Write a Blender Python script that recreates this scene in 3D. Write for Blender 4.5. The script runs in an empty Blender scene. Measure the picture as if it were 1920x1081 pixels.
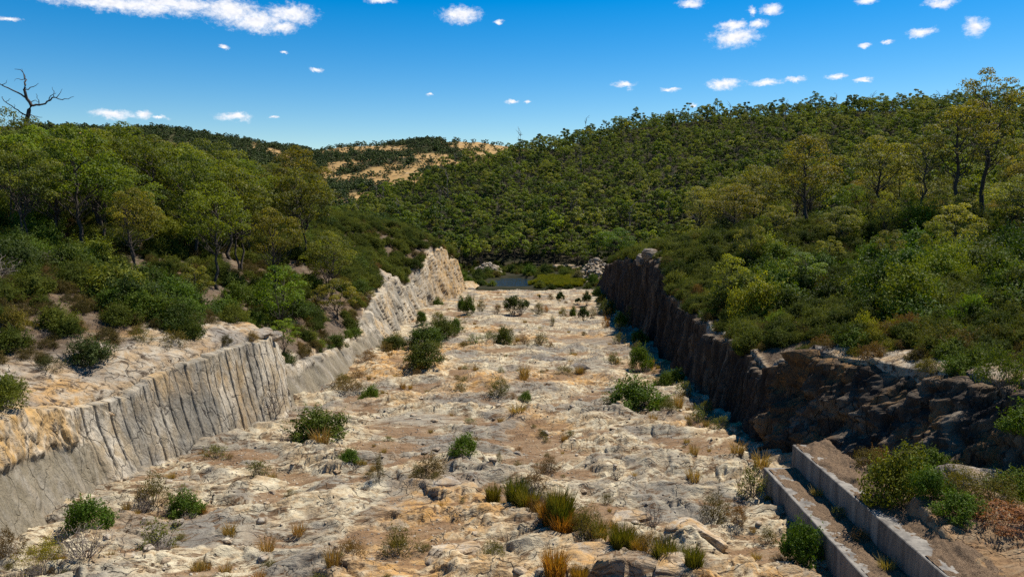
import bpy, math, random
import numpy as np

# ------------------------------------------------------------------ camera, sky, sun, exposure
scene = bpy.context.scene
R = math.radians
COL = scene.collection
CAM_Z = 14.0
cam_data = bpy.data.cameras.new('camera')
cam = bpy.data.objects.new('camera', cam_data)
COL.objects.link(cam)
cam_data.sensor_width = 36.0
cam_data.lens = 26.25
cam_data.clip_start = 0.5
cam_data.clip_end = 12000
cam.location = (0, 0, CAM_Z)
cam.rotation_euler = (R(90 - 6.94), 0, R(3.35))
scene.camera = cam

SUN_VEC = np.array([0.49, 0.41, 1.0]); SUN_VEC /= np.linalg.norm(SUN_VEC)
SUN_ELEV = math.asin(SUN_VEC[2]); SUN_AZ = math.atan2(SUN_VEC[0], SUN_VEC[1])
sun_data = bpy.data.lights.new('sun', 'SUN')
sun_data.energy = 5.0
sun_data.angle = R(0.53)
sun_data.color = (1.0, 0.95, 0.87)
sun = bpy.data.objects.new('sun', sun_data)
COL.objects.link(sun)
from mathutils import Vector
sun.rotation_euler = Vector(-SUN_VEC).to_track_quat('-Z', 'Y').to_euler()

scene.view_settings.view_transform = 'Standard'
scene.view_settings.look = 'None'
scene.view_settings.exposure = 0.62
scene.view_settings.gamma = 1.0
scene.view_settings.use_curve_mapping = False
scene.cycles.max_bounces = 5
scene.cycles.diffuse_bounces = 3
scene.cycles.transmission_bounces = 3
scene.cycles.use_denoising = False

world = bpy.data.worlds.new('World')
scene.world = world
world.use_nodes = True
wt = world.node_tree
wt.nodes.clear()


class NT:
    """small helper round a node tree"""
    def __init__(self, tree): self.t = tree
    def n(self, typ, ins=None, **props):
        nd = self.t.nodes.new(typ)
        for k, v in props.items(): setattr(nd, k, v)
        if ins:
            for k, v in ins.items():
                s = nd.inputs[k]
                if isinstance(v, bpy.types.NodeSocket): self.t.links.new(v, s)
                else: s.default_value = v
        return nd
    def link(self, a, b): self.t.links.new(a, b)
    def math(self, op, a, b=None, c=None, clamp=False):
        ins = {0: a}
        if b is not None: ins[1] = b
        if c is not None: ins[2] = c
        return self.n('ShaderNodeMath', ins, operation=op, use_clamp=clamp).outputs[0]
    def vmath(self, op, a, b=None, c=None, out=0):
        ins = {0: a}
        if b is not None: ins[1] = b
        if c is not None: ins[2] = c
        return self.n('ShaderNodeVectorMath', ins, operation=op).outputs[out]
    def noise(self, vec, scale, detail=4.0, rough=0.55, dist=0.0, dims='3D'):
        return self.n('ShaderNodeTexNoise', {'Vector': vec, 'Scale': scale, 'Detail': detail, 'Roughness': rough, 'Distortion': dist}, noise_dimensions=dims).outputs[0]
    def ramp(self, fac, stops):
        nd = self.n('ShaderNodeValToRGB', {0: fac})
        el = nd.color_ramp.elements
        while len(el) < len(stops): el.new(0.5)
        for e, (p, c) in zip(el, stops):
            e.position = p
            e.color = (c, c, c, 1) if isinstance(c, (int, float)) else tuple(c) + (1,)
        return nd.outputs[0]
    def mix(self, fac, a, b, mode='MIX'):
        nd = self.n('ShaderNodeMix', None, data_type='RGBA', blend_type=mode)
        for sock, v in ((nd.inputs[0], fac), (nd.inputs[6], a), (nd.inputs[7], b)):
            if isinstance(v, bpy.types.NodeSocket): self.t.links.new(v, sock)
            else: sock.default_value = (tuple(v) + (1,)) if isinstance(v, (tuple, list)) and len(v) == 3 else v
        return nd.outputs[2]
    def attr(self, name): return self.n('ShaderNodeAttribute', attribute_name=name).outputs['Fac']


W = NT(wt)
sky = W.n('ShaderNodeTexSky', sky_type='NISHITA', sun_disc=False, sun_elevation=SUN_ELEV, sun_rotation=SUN_AZ,
          altitude=200.0, air_density=1.0, dust_density=0.15, ozone_density=3.0)
skycol = W.n('ShaderNodeHueSaturation', {'Hue': 0.502, 'Saturation': 1.6, 'Value': 1.06, 'Color': sky.outputs[0]}).outputs[0]
# fair-weather clouds, placed by azimuth and elevation (degrees) all round the sky
CLOUDS = [(-30.01, 12.46, 6.55, 0.65), (-26.78, 12.78, 4.91, 0.57), (-23.39, 12.67, 2.46, 1.06), (-21.66, 12.11, 2.46, 0.9),
          (-19.3, 12.68, 2.05, 0.82), (-19.88, 11.8, 1.15, 0.53), (-7.13, 13.17, 1.64, 0.7), (-13.02, 13.98, 1.15, 0.29),
          (12.77, 11.19, 1.88, 0.74), (12.63, 11.97, 1.15, 0.41), (14.26, 11.98, 0.82, 0.37), (15.18, 12.85, 0.82, 0.41),
          (9.62, 13.65, 1.02, 0.37), (13.86, 12.8, 0.41, 0.37), (24.66, 10.57, 1.02, 0.33), (27.6, 10.65, 0.74, 0.7),
          (25.62, 12.27, 1.06, 0.37), (21.21, 12.93, 0.82, 0.25), (4.97, 8.22, 0.9, 0.29), (8.35, 7.8, 0.82, 0.2),
          (12.1, 8.12, 1.39, 0.45), (14.95, 8.07, 1.23, 0.29), (16.89, 8.19, 0.82, 0.25), (19.57, 8.22, 0.74, 0.2),
          (21.25, 7.91, 0.65, 0.2), (-30.97, 5.52, 1.56, 0.37), (-29.19, 5.57, 0.61, 0.33), (-28.15, 5.41, 0.61, 0.16),
          (-23.42, 5.63, 1.39, 0.41), (-20.8, 5.65, 0.37, 0.14), (-17.62, 9.04, 0.57, 0.2), (-3.35, 7.12, 0.57, 0.16),
          (21.2, 10.1, 0.49, 0.16), (22.65, 10.22, 0.41, 0.16), (-36.43, 10.87, 0.74, 0.16), (-9.48, 7.5, 0.29, 0.12),
          (-2.15, 7.11, 0.25, 0.12), (-23.85, 10.26, 0.45, 0.16), (-19.76, 10.14, 0.33, 0.12), (-4.34, 12.69, 0.41, 0.16), (10.01, 6.62, 0.33, 0.16)]
_r = random.Random(5)
for _i in range(14):   # the sky outside the frame goes on the same way
    CLOUDS.append((_r.uniform(40, 320), _r.uniform(5.5, 14), _r.uniform(.6, 3), _r.uniform(.25, .8)))
tc = W.n('ShaderNodeTexCoord').outputs['Generated']
sep = W.n('ShaderNodeSeparateXYZ', {0: tc})
az = W.math('MULTIPLY', W.math('ARCTAN2', sep.outputs[0], sep.outputs[1]), 57.2958)
az = W.math('ADD', az, W.math('MULTIPLY', W.math('LESS_THAN', az, -45.0), 360.0))
el = W.math('MULTIPLY', W.math('ARCSINE', sep.outputs[2]), 57.2958)
ae = W.n('ShaderNodeCombineXYZ', {0: az, 1: el}).outputs[0]
aes = W.n('ShaderNodeCombineXYZ', {0: W.math('MULTIPLY', az, 0.7), 1: el}).outputs[0]
wn = W.n('ShaderNodeTexNoise', {'Vector': aes, 'Scale': 1.1, 'Detail': 7.0, 'Roughness': 0.66, 'Distortion': 0.5})
warp = W.vmath('SCALE', W.vmath('SUBTRACT', wn.outputs['Color'], (0.5, 0.5, 0.5)), None); warp.node.inputs['Scale'].default_value = 1.0
p = W.vmath('ADD', ae, warp)
best = None
for (a0, e0, cw, ch) in CLOUDS:
    d = W.vmath('LENGTH', W.vmath('MULTIPLY_ADD', p, (1 / cw, 1 / ch, 0), (-a0 / cw, -e0 / ch, 0)), out=1)
    best = d if best is None else W.math('MINIMUM', best, d)
fine = W.noise(aes, 3.2, 6.0, 0.7)
dens = W.math('SUBTRACT', W.math('ADD', 0.36, W.math('MULTIPLY', fine, 1.4)), best)
dens = W.n('ShaderNodeMapRange', {0: dens, 1: -0.05, 2: 0.95, 3: 0.0, 4: 0.97}, interpolation_type='SMOOTHSTEP').outputs[0]
ccol = W.mix(W.noise(aes, 3.0, 3.0, 0.5), (6.0, 6.2, 6.9), (11.5, 11.3, 11.3))
bgcol = W.mix(dens, skycol, ccol)
SKY_STRENGTH = 0.075
bg_clear = W.n('ShaderNodeBackground', {'Color': skycol, 'Strength': SKY_STRENGTH})
bg_cloud = W.n('ShaderNodeBackground', {'Color': bgcol, 'Strength': SKY_STRENGTH})
band = W.math('MULTIPLY', W.math('GREATER_THAN', el, 3.5), W.math('LESS_THAN', el, 17.0))   # the belt of sky that holds the clouds
ms = W.n('ShaderNodeMixShader', {0: band, 1: bg_clear.outputs[0], 2: bg_cloud.outputs[0]})
W.link(ms.outputs[0], W.n('ShaderNodeOutputWorld').inputs[0])
world.cycles.sampling_method = 'MANUAL'
world.cycles.sample_map_resolution = 512

# ------------------------------------------------------------------ helpers: noise, meshes, tags
rng = np.random.default_rng(11)
_perm = np.concatenate([np.random.default_rng(3).permutation(256)] * 3).astype(np.int32)
_g2 = np.array([(math.cos(a), math.sin(a)) for a in np.linspace(0, 2 * math.pi, 16, endpoint=False)], dtype=np.float32)


def pn(x, y, s=0):
    """2-D gradient noise, about -0.7..0.7"""
    x = np.asarray(x, dtype=np.float64); y = np.asarray(y, dtype=np.float64)
    xi = np.floor(x).astype(np.int64); yi = np.floor(y).astype(np.int64)
    xf = (x - xi).astype(np.float32); yf = (y - yi).astype(np.float32)
    u = xf * xf * xf * (xf * (xf * 6 - 15) + 10); v = yf * yf * yf * (yf * (yf * 6 - 15) + 10)
    X = (xi + s * 37) & 255; Y = (yi + s * 91) & 255
    def g(ix, iy, dx, dy):
        h = _perm[_perm[(X + ix) & 255] + ((Y + iy) & 255)] & 15
        gg = _g2[h]
        return gg[..., 0] * dx + gg[..., 1] * dy
    a = g(0, 0, xf, yf); b = g(1, 0, xf - 1, yf); c = g(0, 1, xf, yf - 1); d = g(1, 1, xf - 1, yf - 1)
    return (a + u * (b - a)) * (1 - v) + (c + u * (d - c)) * v


def fbm(x, y, s=0, o=4, k=0.5):
    t = 0.0; a = 1.0
    for i in range(o):
        t = t + a * pn(x * 2 ** i, y * 2 ** i, s + i * 7); a *= k
    return t


def sst(a, b, x):
    t = np.clip((x - a) / (b - a), 0, 1)
    return t * t * (3 - 2 * t)


def smax(a, b, k):
    h = np.clip(0.5 + 0.5 * (a - b) / k, 0, 1)
    return b + (a - b) * h + k * h * (1 - h)


def mesh_np(name, V, F, mat=None, smooth=True, attrs=None):
    """mesh from arrays; F is (n,4) or (n,3)"""
    me = bpy.data.meshes.new(name)
    V = np.asarray(V, dtype=np.float32); F = np.asarray(F, dtype=np.int32)
    k = F.shape[1]
    me.vertices.add(len(V)); me.vertices.foreach_set('co', V.ravel())
    me.loops.add(F.size); me.loops.foreach_set('vertex_index', F.ravel())
    me.polygons.add(len(F))
    me.polygons.foreach_set('loop_start', np.arange(0, F.size, k, dtype=np.int32))
    me.polygons.foreach_set('loop_total', np.full(len(F), k, dtype=np.int32))
    me.polygons.foreach_set('use_smooth', np.full(len(F), smooth, dtype=bool))
    if attrs:
        for an, av in attrs.items():
            at = me.attributes.new(an, 'FLOAT', 'POINT')
            at.data.foreach_set('value', np.asarray(av, dtype=np.float32).ravel())
    me.update(calc_edges=True)
    if mat: me.materials.append(mat)
    return me


def grid_faces(nr, nc):
    i = np.arange(nr * nc).reshape(nr, nc)
    return np.stack([i[:-1, :-1], i[:-1, 1:], i[1:, 1:], i[1:, :-1]], -1).reshape(-1, 4)


def obj(name, me, parent=None, loc=(0, 0, 0), rz=0.0, sc=1.0, color=None):
    o = bpy.data.objects.new(name, me)
    COL.objects.link(o)
    o.parent = parent
    o.location = loc
    o.rotation_euler = (0, 0, rz)
    o.scale = (sc, sc, sc) if isinstance(sc, (int, float)) else sc
    if color: o.color = tuple(color) + (1,)
    return o


def tag(o, label=None, cat=None, group=None, kind=None):
    if label: o['label'] = label
    if cat: o['category'] = cat
    if group: o['group'] = group
    if kind: o['kind'] = kind
    return o


def merge(parts):
    """join (V, F, attrs) pieces with faces of one size"""
    Vs, Fs, n = [], [], 0
    for V, F in parts:
        Vs.append(V); Fs.append(F + n); n += len(V)
    return np.concatenate(Vs), np.concatenate(Fs)


def tube(P, rad, k=5):
    """quad tube along points P with radii; returns V, F (quads), ends open except a tapered tip"""
    P = np.asarray(P, float); rad = np.asarray(rad, float)
    n = len(P)
    T = np.gradient(P, axis=0); T /= np.linalg.norm(T, axis=1, keepdims=True) + 1e-9
    ref = np.where(np.abs(T[:, 2:3]) > 0.9, np.array([[1.0, 0, 0]]), np.array([[0, 0, 1.0]]))
    A = np.cross(T, ref); A /= np.linalg.norm(A, axis=1, keepdims=True) + 1e-9
    B = np.cross(T, A)
    th = np.linspace(0, 2 * math.pi, k, endpoint=False)
    V = P[:, None, :] + rad[:, None, None] * (np.cos(th)[None, :, None] * A[:, None, :] + np.sin(th)[None, :, None] * B[:, None, :])
    i = np.arange(n * k).reshape(n, k)
    j = np.roll(i, -1, axis=1)
    F = np.stack([i[:-1], j[:-1], j[1:], i[1:]], -1).reshape(-1, 4)
    return V.reshape(-1, 3), F


# ------------------------------------------------------------------ materials
def new_mat(name):
    m = bpy.data.materials.new(name)
    m.use_nodes = True
    m.node_tree.nodes.clear()
    t = NT(m.node_tree)
    out = t.n('ShaderNodeOutputMaterial')
    return m, t, out


def principled(t, out, col, rough=0.9, spec=0.2, normal=None):
    ins = {'Base Color': col if isinstance(col, bpy.types.NodeSocket) else tuple(col) + (1,), 'Roughness': rough, 'Specular IOR Level': spec}
    b = t.n('ShaderNodeBsdfPrincipled', ins)
    if normal is not None: t.link(normal, b.inputs['Normal'])
    t.link(b.outputs[0], out.inputs[0])
    return b


def bump(t, h, strength, dist):
    return t.n('ShaderNodeBump', {'Height': h, 'Strength': strength, 'Distance': dist}).outputs[0]


def rock_mat(name, pale, tan, grey, rust, soil, dark=(0.045, 0.037, 0.03), stretch=(1, 1, 1), scale=1.0, rot=0.30, bumpd=0.16, flake=1.0):
    """bedrock: foliated pale gneiss broken into flakes, with tan, grey and rusty weathering; masks come from the mesh attributes soil, rust, stain"""
    m, t, out = new_mat(name)
    pos = t.n('ShaderNodeNewGeometry').outputs['Position']
    mp = t.n('ShaderNodeMapping', {'Vector': pos, 'Rotation': (0, 0, -rot), 'Scale': stretch}).outputs[0]
    big = t.noise(mp, 0.22 * scale, 4, 0.6)
    mid = t.noise(mp, 1.1 * scale, 5, 0.65, 0.6)
    fv = t.vmath('MULTIPLY', mp, (0.38, 1.25, 1.25))
    fol = t.noise(fv, 1.5 * scale, 5, 0.70, 1.2)
    fin = t.noise(pos, 8.0 * scale, 3, 0.7)
    soilm = t.attr('soil')
    c = t.mix(t.ramp(mid, [(0.42, 0.0), (0.56, 1.0)]), tan, pale)
    c = t.mix(t.ramp(big, [(0.47, 0.0), (0.60, 0.8)]), c, grey)
    c = t.mix(t.math('MULTIPLY', t.attr('rust'), t.ramp(mid, [(0.36, 1.0), (0.60, 0.25)])), c, rust)
    c = t.mix(t.math('MULTIPLY', t.attr('stain_shade'), t.ramp(fol, [(0.25, 1.0), (0.70, 0.5)])), c, grey)
    # gaps between the flakes hold dirt, lichen and dark minerals
    gap = t.ramp(fol, [(0.39, 1.0), (0.485, 0.0)])
    c = t.mix(t.math('MULTIPLY', gap, 0.95 * flake), c, [v * 0.62 for v in soil])
    seam = t.ramp(fol, [(0.503, 0.0), (0.512, 1.0), (0.521, 0.0)])
    c = t.mix(t.math('MULTIPLY', seam, t.ramp(big, [(0.30, 0.35), (0.55, 1.0)])), c, dark)
    vor = t.n('ShaderNodeTexVoronoi', {'Vector': t.vmath('ADD', t.vmath('MULTIPLY', mp, (0.55, 1.2, 1.0)), t.vmath('MULTIPLY', t.n('ShaderNodeTexNoise', {'Vector': mp, 'Scale': 1.4 * scale, 'Detail': 2.0}).outputs['Color'], (0.9, 0.9, 0.9))), 'Scale': 0.62 * scale}, feature='DISTANCE_TO_EDGE').outputs[0]
    crack = t.ramp(vor, [(0.0, 1.0), (0.02, 0.0)])
    c = t.mix(t.math('MULTIPLY', crack, t.ramp(mid, [(0.42, 0.0), (0.52, 0.95)])), c, dark)
    c = t.mix(t.math('MULTIPLY', t.ramp(fin, [(0.55, 0.0), (0.68, 0.45)]), t.ramp(mid, [(0.35, 1.0), (0.6, 0.25)])), c, (0.11, 0.10, 0.085))
    s2 = t.mix(t.ramp(fin, [(0.35, 0.0), (0.65, 1.0)]), [v * 0.62 for v in soil], [v * 1.3 for v in soil])
    c = t.mix(t.math('MULTIPLY', soilm, t.ramp(fol, [(0.3, 1.0), (0.68, 0.7)])), c, s2)
    h = t.math('MULTIPLY_ADD', fin, 0.28, t.math('MULTIPLY_ADD', fol, 1.0, t.math('MULTIPLY', crack, -0.25)))
    principled(t, out, c, 0.92, 0.12, bump(t, h, 1.0, bumpd))
    return m


M_FLOOR = rock_mat('spillway_rock', (0.49, 0.415, 0.275), (0.36, 0.265, 0.15), (0.175, 0.158, 0.13), (0.46, 0.25, 0.075), (0.175, 0.102, 0.05))
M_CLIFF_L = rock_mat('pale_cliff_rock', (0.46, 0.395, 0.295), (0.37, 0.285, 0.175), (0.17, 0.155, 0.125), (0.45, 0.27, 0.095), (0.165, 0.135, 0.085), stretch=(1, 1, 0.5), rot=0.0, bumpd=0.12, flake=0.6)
M_CLIFF_R = rock_mat('stained_shade_darkened_cliff_rock', (0.19, 0.15, 0.105), (0.085, 0.06, 0.04), (0.016, 0.013, 0.012), (0.26, 0.145, 0.055), (0.07, 0.055, 0.04), stretch=(1, 1, 0.22), rot=0.0, dark=(0.012, 0.010, 0.009), bumpd=0.22)  # stained rock, its colours darkened further to deepen the shade on this side
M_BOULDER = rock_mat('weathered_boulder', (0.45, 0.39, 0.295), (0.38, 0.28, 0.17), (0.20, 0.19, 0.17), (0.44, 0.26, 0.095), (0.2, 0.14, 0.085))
M_DARKROCK = rock_mat('shaded_boulder_rock', (0.27, 0.235, 0.19), (0.22, 0.165, 0.115), (0.10, 0.093, 0.085), (0.28, 0.17, 0.075), (0.13, 0.10, 0.07))  # darker copy of the boulder rock, shade put into its colours


def ground_mat(name, litter, soil, dry, rock):
    m, t, out = new_mat(name)
    pos = t.n('ShaderNodeNewGeometry').outputs['Position']
    a = t.noise(pos, 0.35, 5, 0.6); b = t.noise(pos, 3.0, 6, 0.7)
    c = t.mix(t.ramp(a, [(0.38, 0.0), (0.62, 1.0)]), litter, soil)
    c = t.mix(t.ramp(b, [(0.5, 0.0), (0.72, 0.8)]), c, dry)
    c = t.mix(t.math('MULTIPLY', t.attr('rock'), t.ramp(b, [(0.3, 1.0), (0.7, 0.6)])), c, t.mix(t.noise(pos, 5.0, 5, 0.7), [v * 0.5 for v in rock], [v * 1.3 for v in rock]))
    principled(t, out, c, 0.95, 0.1, bump(t, b, 0.9, 0.2))
    return m


M_BANK = rock_mat('bank_soil_and_rock', (0.42, 0.36, 0.265), (0.34, 0.25, 0.15), (0.19, 0.175, 0.15), (0.43, 0.25, 0.09), (0.085, 0.056, 0.034))


def hill_mat():
    m, t, out = new_mat('hillside_ground')
    pos = t.n('ShaderNodeNewGeometry').outputs['Position']
    a = t.noise(pos, 0.02, 6, 0.6); b = t.noise(pos, 0.12, 5, 0.65)
    near = t.mix(t.ramp(b, [(0.4, 0.0), (0.65, 1.0)]), (0.020, 0.021, 0.010), (0.045, 0.036, 0.020))
    gold = t.mix(t.ramp(b, [(0.35, 0.0), (0.65, 1.0)]), (0.27, 0.16, 0.055), (0.36, 0.235, 0.10))
    gold = t.mix(t.ramp(t.noise(pos, 0.05, 4, 0.7), [(0.6, 0.0), (0.68, 0.8)]), gold, (0.30, 0.25, 0.19))
    scrub = t.mix(b, (0.03, 0.034, 0.014), (0.085, 0.072, 0.035))
    c = t.mix(t.attr('grass'), t.mix(t.attr('far'), near, scrub), gold)
    principled(t, out, c, 0.95, 0.05)
    return m


M_HILL = hill_mat()


def leaf_mat(name, rand=False, dim=1.0, trans=0.42, rough=0.6, spec=0.18, shift=(1.55, 1.42, 0.8)):
    """foliage: the colour of the plant (object colour) varied leaf by leaf and plant by plant, part of the light goes through"""
    m, t, out = new_mat(name)
    oi = t.n('ShaderNodeObjectInfo')
    var = t.attr('var')
    if rand:
        base = t.ramp(oi.outputs['Random'], [(0.0, (0.052, 0.082, 0.012)), (0.3, (0.090, 0.125, 0.017)), (0.55, (0.120, 0.148, 0.024)), (0.8, (0.160, 0.168, 0.042)), (1.0, (0.130, 0.180, 0.018))])
    else:
        base = t.mix(t.math('MULTIPLY', oi.outputs['Random'], 0.6), t.mix(1.0, oi.outputs['Color'], (1.12, 1.12, 1.0), 'MULTIPLY'), t.mix(1.0, oi.outputs['Color'], (1.3, 1.12, 0.75), 'MULTIPLY'))
    if dim != 1.0: base = t.mix(1.0, base, (dim * 0.85, dim, dim * 1.5), 'MULTIPLY')  # dim darkens and blues the leaf colour in place of shadow and haze
    lo = t.mix(1.0, base, (0.55, 0.62, 0.65), 'MULTIPLY'); hi = t.mix(1.0, base, shift, 'MULTIPLY')
    c = t.mix(var, lo, hi)
    c = t.mix(t.ramp(var, [(0.93, 0.0), (0.97, 0.6)]), c, (0.20, 0.15, 0.07))
    b = t.n('ShaderNodeBsdfPrincipled', {'Base Color': c, 'Roughness': rough, 'Specular IOR Level': spec})
    tr = t.n('ShaderNodeBsdfTranslucent', {'Color': t.mix(1.0, c, (1.5, 1.45, 0.5), 'MULTIPLY')})
    mx = t.n('ShaderNodeMixShader', {0: trans, 1: b.outputs[0], 2: tr.outputs[0]})
    t.link(mx.outputs[0], out.inputs[0])
    return m


M_LEAF = leaf_mat('tree_leaves')
M_SHRUB = leaf_mat('shrub_leaves', trans=0.28, rough=0.65, spec=0.15)
M_GRASS = leaf_mat('grass_blades', trans=0.3, rough=0.6, spec=0.2, shift=(1.5, 1.15, 0.9))
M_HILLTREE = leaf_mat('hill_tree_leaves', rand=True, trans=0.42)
M_FARTREE = leaf_mat('far_tree_leaves', rand=True, trans=0.1, dim=0.55)  # cloud shadow and haze on the far range put into the leaf colour


def bark_mat(name, c1, c2):
    m, t, out = new_mat(name)
    pos = t.n('ShaderNodeTexCoord').outputs['Object']
    a = t.noise(t.vmath('MULTIPLY', pos, (1, 1, 0.25)), 6.0, 5, 0.7)
    principled(t, out, t.mix(t.ramp(a, [(0.35, 0.0), (0.65, 1.0)]), c1, c2), 0.9, 0.15, bump(t, a, 0.8, 0.03))
    return m


M_BARK = bark_mat('dark_bark', (0.035, 0.028, 0.022), (0.10, 0.08, 0.062))
M_PALEBARK = bark_mat('grey_bark', (0.12, 0.10, 0.085), (0.28, 0.25, 0.21))
M_DEADWOOD = bark_mat('dead_wood', (0.045, 0.036, 0.03), (0.10, 0.082, 0.066))
M_TWIG = bark_mat('grey_twigs', (0.10, 0.078, 0.06), (0.22, 0.18, 0.145))


def concrete_mat():
    m, t, out = new_mat('weathered_concrete')
    pos = t.n('ShaderNodeNewGeometry').outputs['Position']
    a = t.noise(pos, 0.8, 5, 0.6); f = t.noise(pos, 14.0, 4, 0.7)
    st = t.noise(t.vmath('MULTIPLY', pos, (1, 0.9, 0.16)), 1.3, 5, 0.7)
    c = t.mix(a, (0.19, 0.17, 0.14), (0.28, 0.25, 0.205))
    c = t.mix(t.ramp(st, [(0.42, 0.0), (0.62, 0.85)]), c, (0.07, 0.062, 0.054))
    c = t.mix(t.ramp(f, [(0.5, 0.0), (0.75, 0.5)]), c, (0.17, 0.155, 0.13))
    principled(t, out, c, 0.9, 0.2, bump(t, t.math('ADD', f, a), 0.4, 0.03))
    return m


M_CONC = concrete_mat()


def water_mat():
    m, t, out = new_mat('pond_water')
    pos = t.n('ShaderNodeNewGeometry').outputs['Position']
    h = t.noise(t.vmath('MULTIPLY', pos, (1, 0.6, 1)), 1.4, 3, 0.6)
    principled(t, out, (0.012, 0.018, 0.016), 0.06, 0.5, bump(t, h, 1.0, 0.5))
    return m


M_WATER = water_mat()

# ------------------------------------------------------------------ the setting: channel, cliffs, banks, hills
SL = math.tan(R(3.28))          # fall of the channel floor


def plane_z(y): return -SL * y


LY = [-40, 20, 28, 31, 35, 39, 43.5, 48.5, 54, 57, 59, 61, 66, 73, 90, 100, 113, 130, 148, 170, 198, 212, 245]
LX = [-24, -24, -24.1, -24.3, -25.1, -25.1, -23.9, -22.4, -21.3, -21.1, -21.5, -22, -21.7, -21.5, -22, -22.6, -23.4, -25.2, -27.2, -24.6, -24.0, -24.8, -25]
LCY = [-40, 20, 30, 35, 38, 41, 44, 48, 53, 57, 58.6, 60, 66, 75, 88, 95, 103, 112, 122, 134, 140, 150, 160, 168, 176, 183, 188, 196, 203, 208, 214, 245]
LCH = [5.8, 5.8, 5.7, 5.4, 4.9, 4.7, 5.3, 6.1, 6.4, 6.5, 5.6, 3.2, 2.7, 2.5, 2.8, 3.6, 5.4, 6.6, 7.2, 7.6, 5.2, 5.0, 9.6, 12.0, 12.4, 11.2, 9.0, 9.4, 7.4, 3.6, 1.0, .5]
LBY = [-40, 36, 41, 56, 59, 62, 90, 100, 120, 150, 245]
LBX = [2.4, 2.2, 1.5, 1.4, 1.5, 2.0, 2.2, 3.0, 3.4, 2.6, 2.2]
RY = [-40, 20, 28, 34, 38, 41, 44, 46.5, 49, 52, 55, 60, 80, 105, 150, 208, 245]
RX = [31, 25, 19.5, 16.9, 16.1, 15.5, 14.7, 14.0, 13.6, 13.4, 13.2, 13.2, 13.0, 12.7, 12.3, 12.5, 13.5]
RCY = [-40, 20, 36, 40, 44, 47, 49, 50.5, 53, 56, 62, 70, 77, 85, 92, 97, 101, 106, 113, 120, 132, 150, 180, 208, 225, 245]
RCH = [7, 7.0, 7.0, 6.8, 6.7, 6.9, 6.5, 5.6, 5.1, 5.4, 5.8, 5.4, 6.3, 6.6, 7.1, 8.2, 9.8, 11.4, 11.8, 11.2, 10.6, 10.6, 9.0, 7.0, 4.0, 1.5]
RBY = [-40, 36, 42, 47, 51, 55, 95, 110, 245]
RBX = [5.6, 5.6, 5.4, 3.8, 1.9, 1.2, 1.3, 1.5, 1.6]


def crest(side, y):
    """base x, crest x, crest z of a channel side at y"""
    if side < 0:
        b = np.interp(y, LY, LX) + 0.35 * pn(y / 5.0, y * 0 + 3.1, 5); h = np.interp(y, LCY, LCH); t = np.interp(y, LBY, LBX)
        h = h + 0.25 * pn(y / 2.3, y * 0, 6) + 0.5 * pn(y / 9.0, y * 0, 8)
        h = h + 0.55 * np.round(3 * pn(y / 3.1, y * 0 + 4, 12)) / 3 * np.interp(y, [56, 62, 92, 100], [1, .3, .3, 1])
        return b, b - t, plane_z(y) + h
    b = np.interp(y, RY, RX) + 0.35 * pn(y / 6.0, y * 0 + 8.1, 9); h = np.interp(y, RCY, RCH); t = np.interp(y, RBY, RBX)
    h = h + 0.45 * pn(y / 2.6, y * 0, 10) + 0.5 * pn(y / 8.0, y * 0, 11)
    h = h + 0.8 * np.round(3 * pn(y / 3.7, y * 0 + 7, 13)) / 3
    return b, b + t, plane_z(y) + h


HPX = np.array([-600, 200, 560, 600, 640, 700, 760, 830, 900, 985, 1050, 1100, 1180, 1240, 1330, 1480, 1650, 1920, 2400, 4000])
HAZ = np.degrees(np.arctan((HPX - 1042) / 1400.0))
HEL = np.degrees(np.arctan((372 - np.array([440, 440, 425, 405, 384, 366, 342, 316, 296, 274, 261, 247, 228, 224, 216, 213, 214, 217, 228, 240])) / 1400.0))
HR = [420, 420, 420, 420, 430, 440, 460, 490, 520, 560, 580, 600, 620, 640, 650, 650, 620, 560, 520, 500]
FPX = np.array([-900, 100, 230, 290, 420, 540, 590, 640, 720, 790, 900, 985, 1050, 1200, 1600, 3000])
FAZ = np.degrees(np.arctan((FPX - 1042) / 1400.0))
FEL = np.degrees(np.arctan((372 - np.array([262, 257, 256, 252, 265, 278, 285, 276, 272, 263, 265, 278, 290, 300, 300, 300])) / 1400.0))


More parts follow.
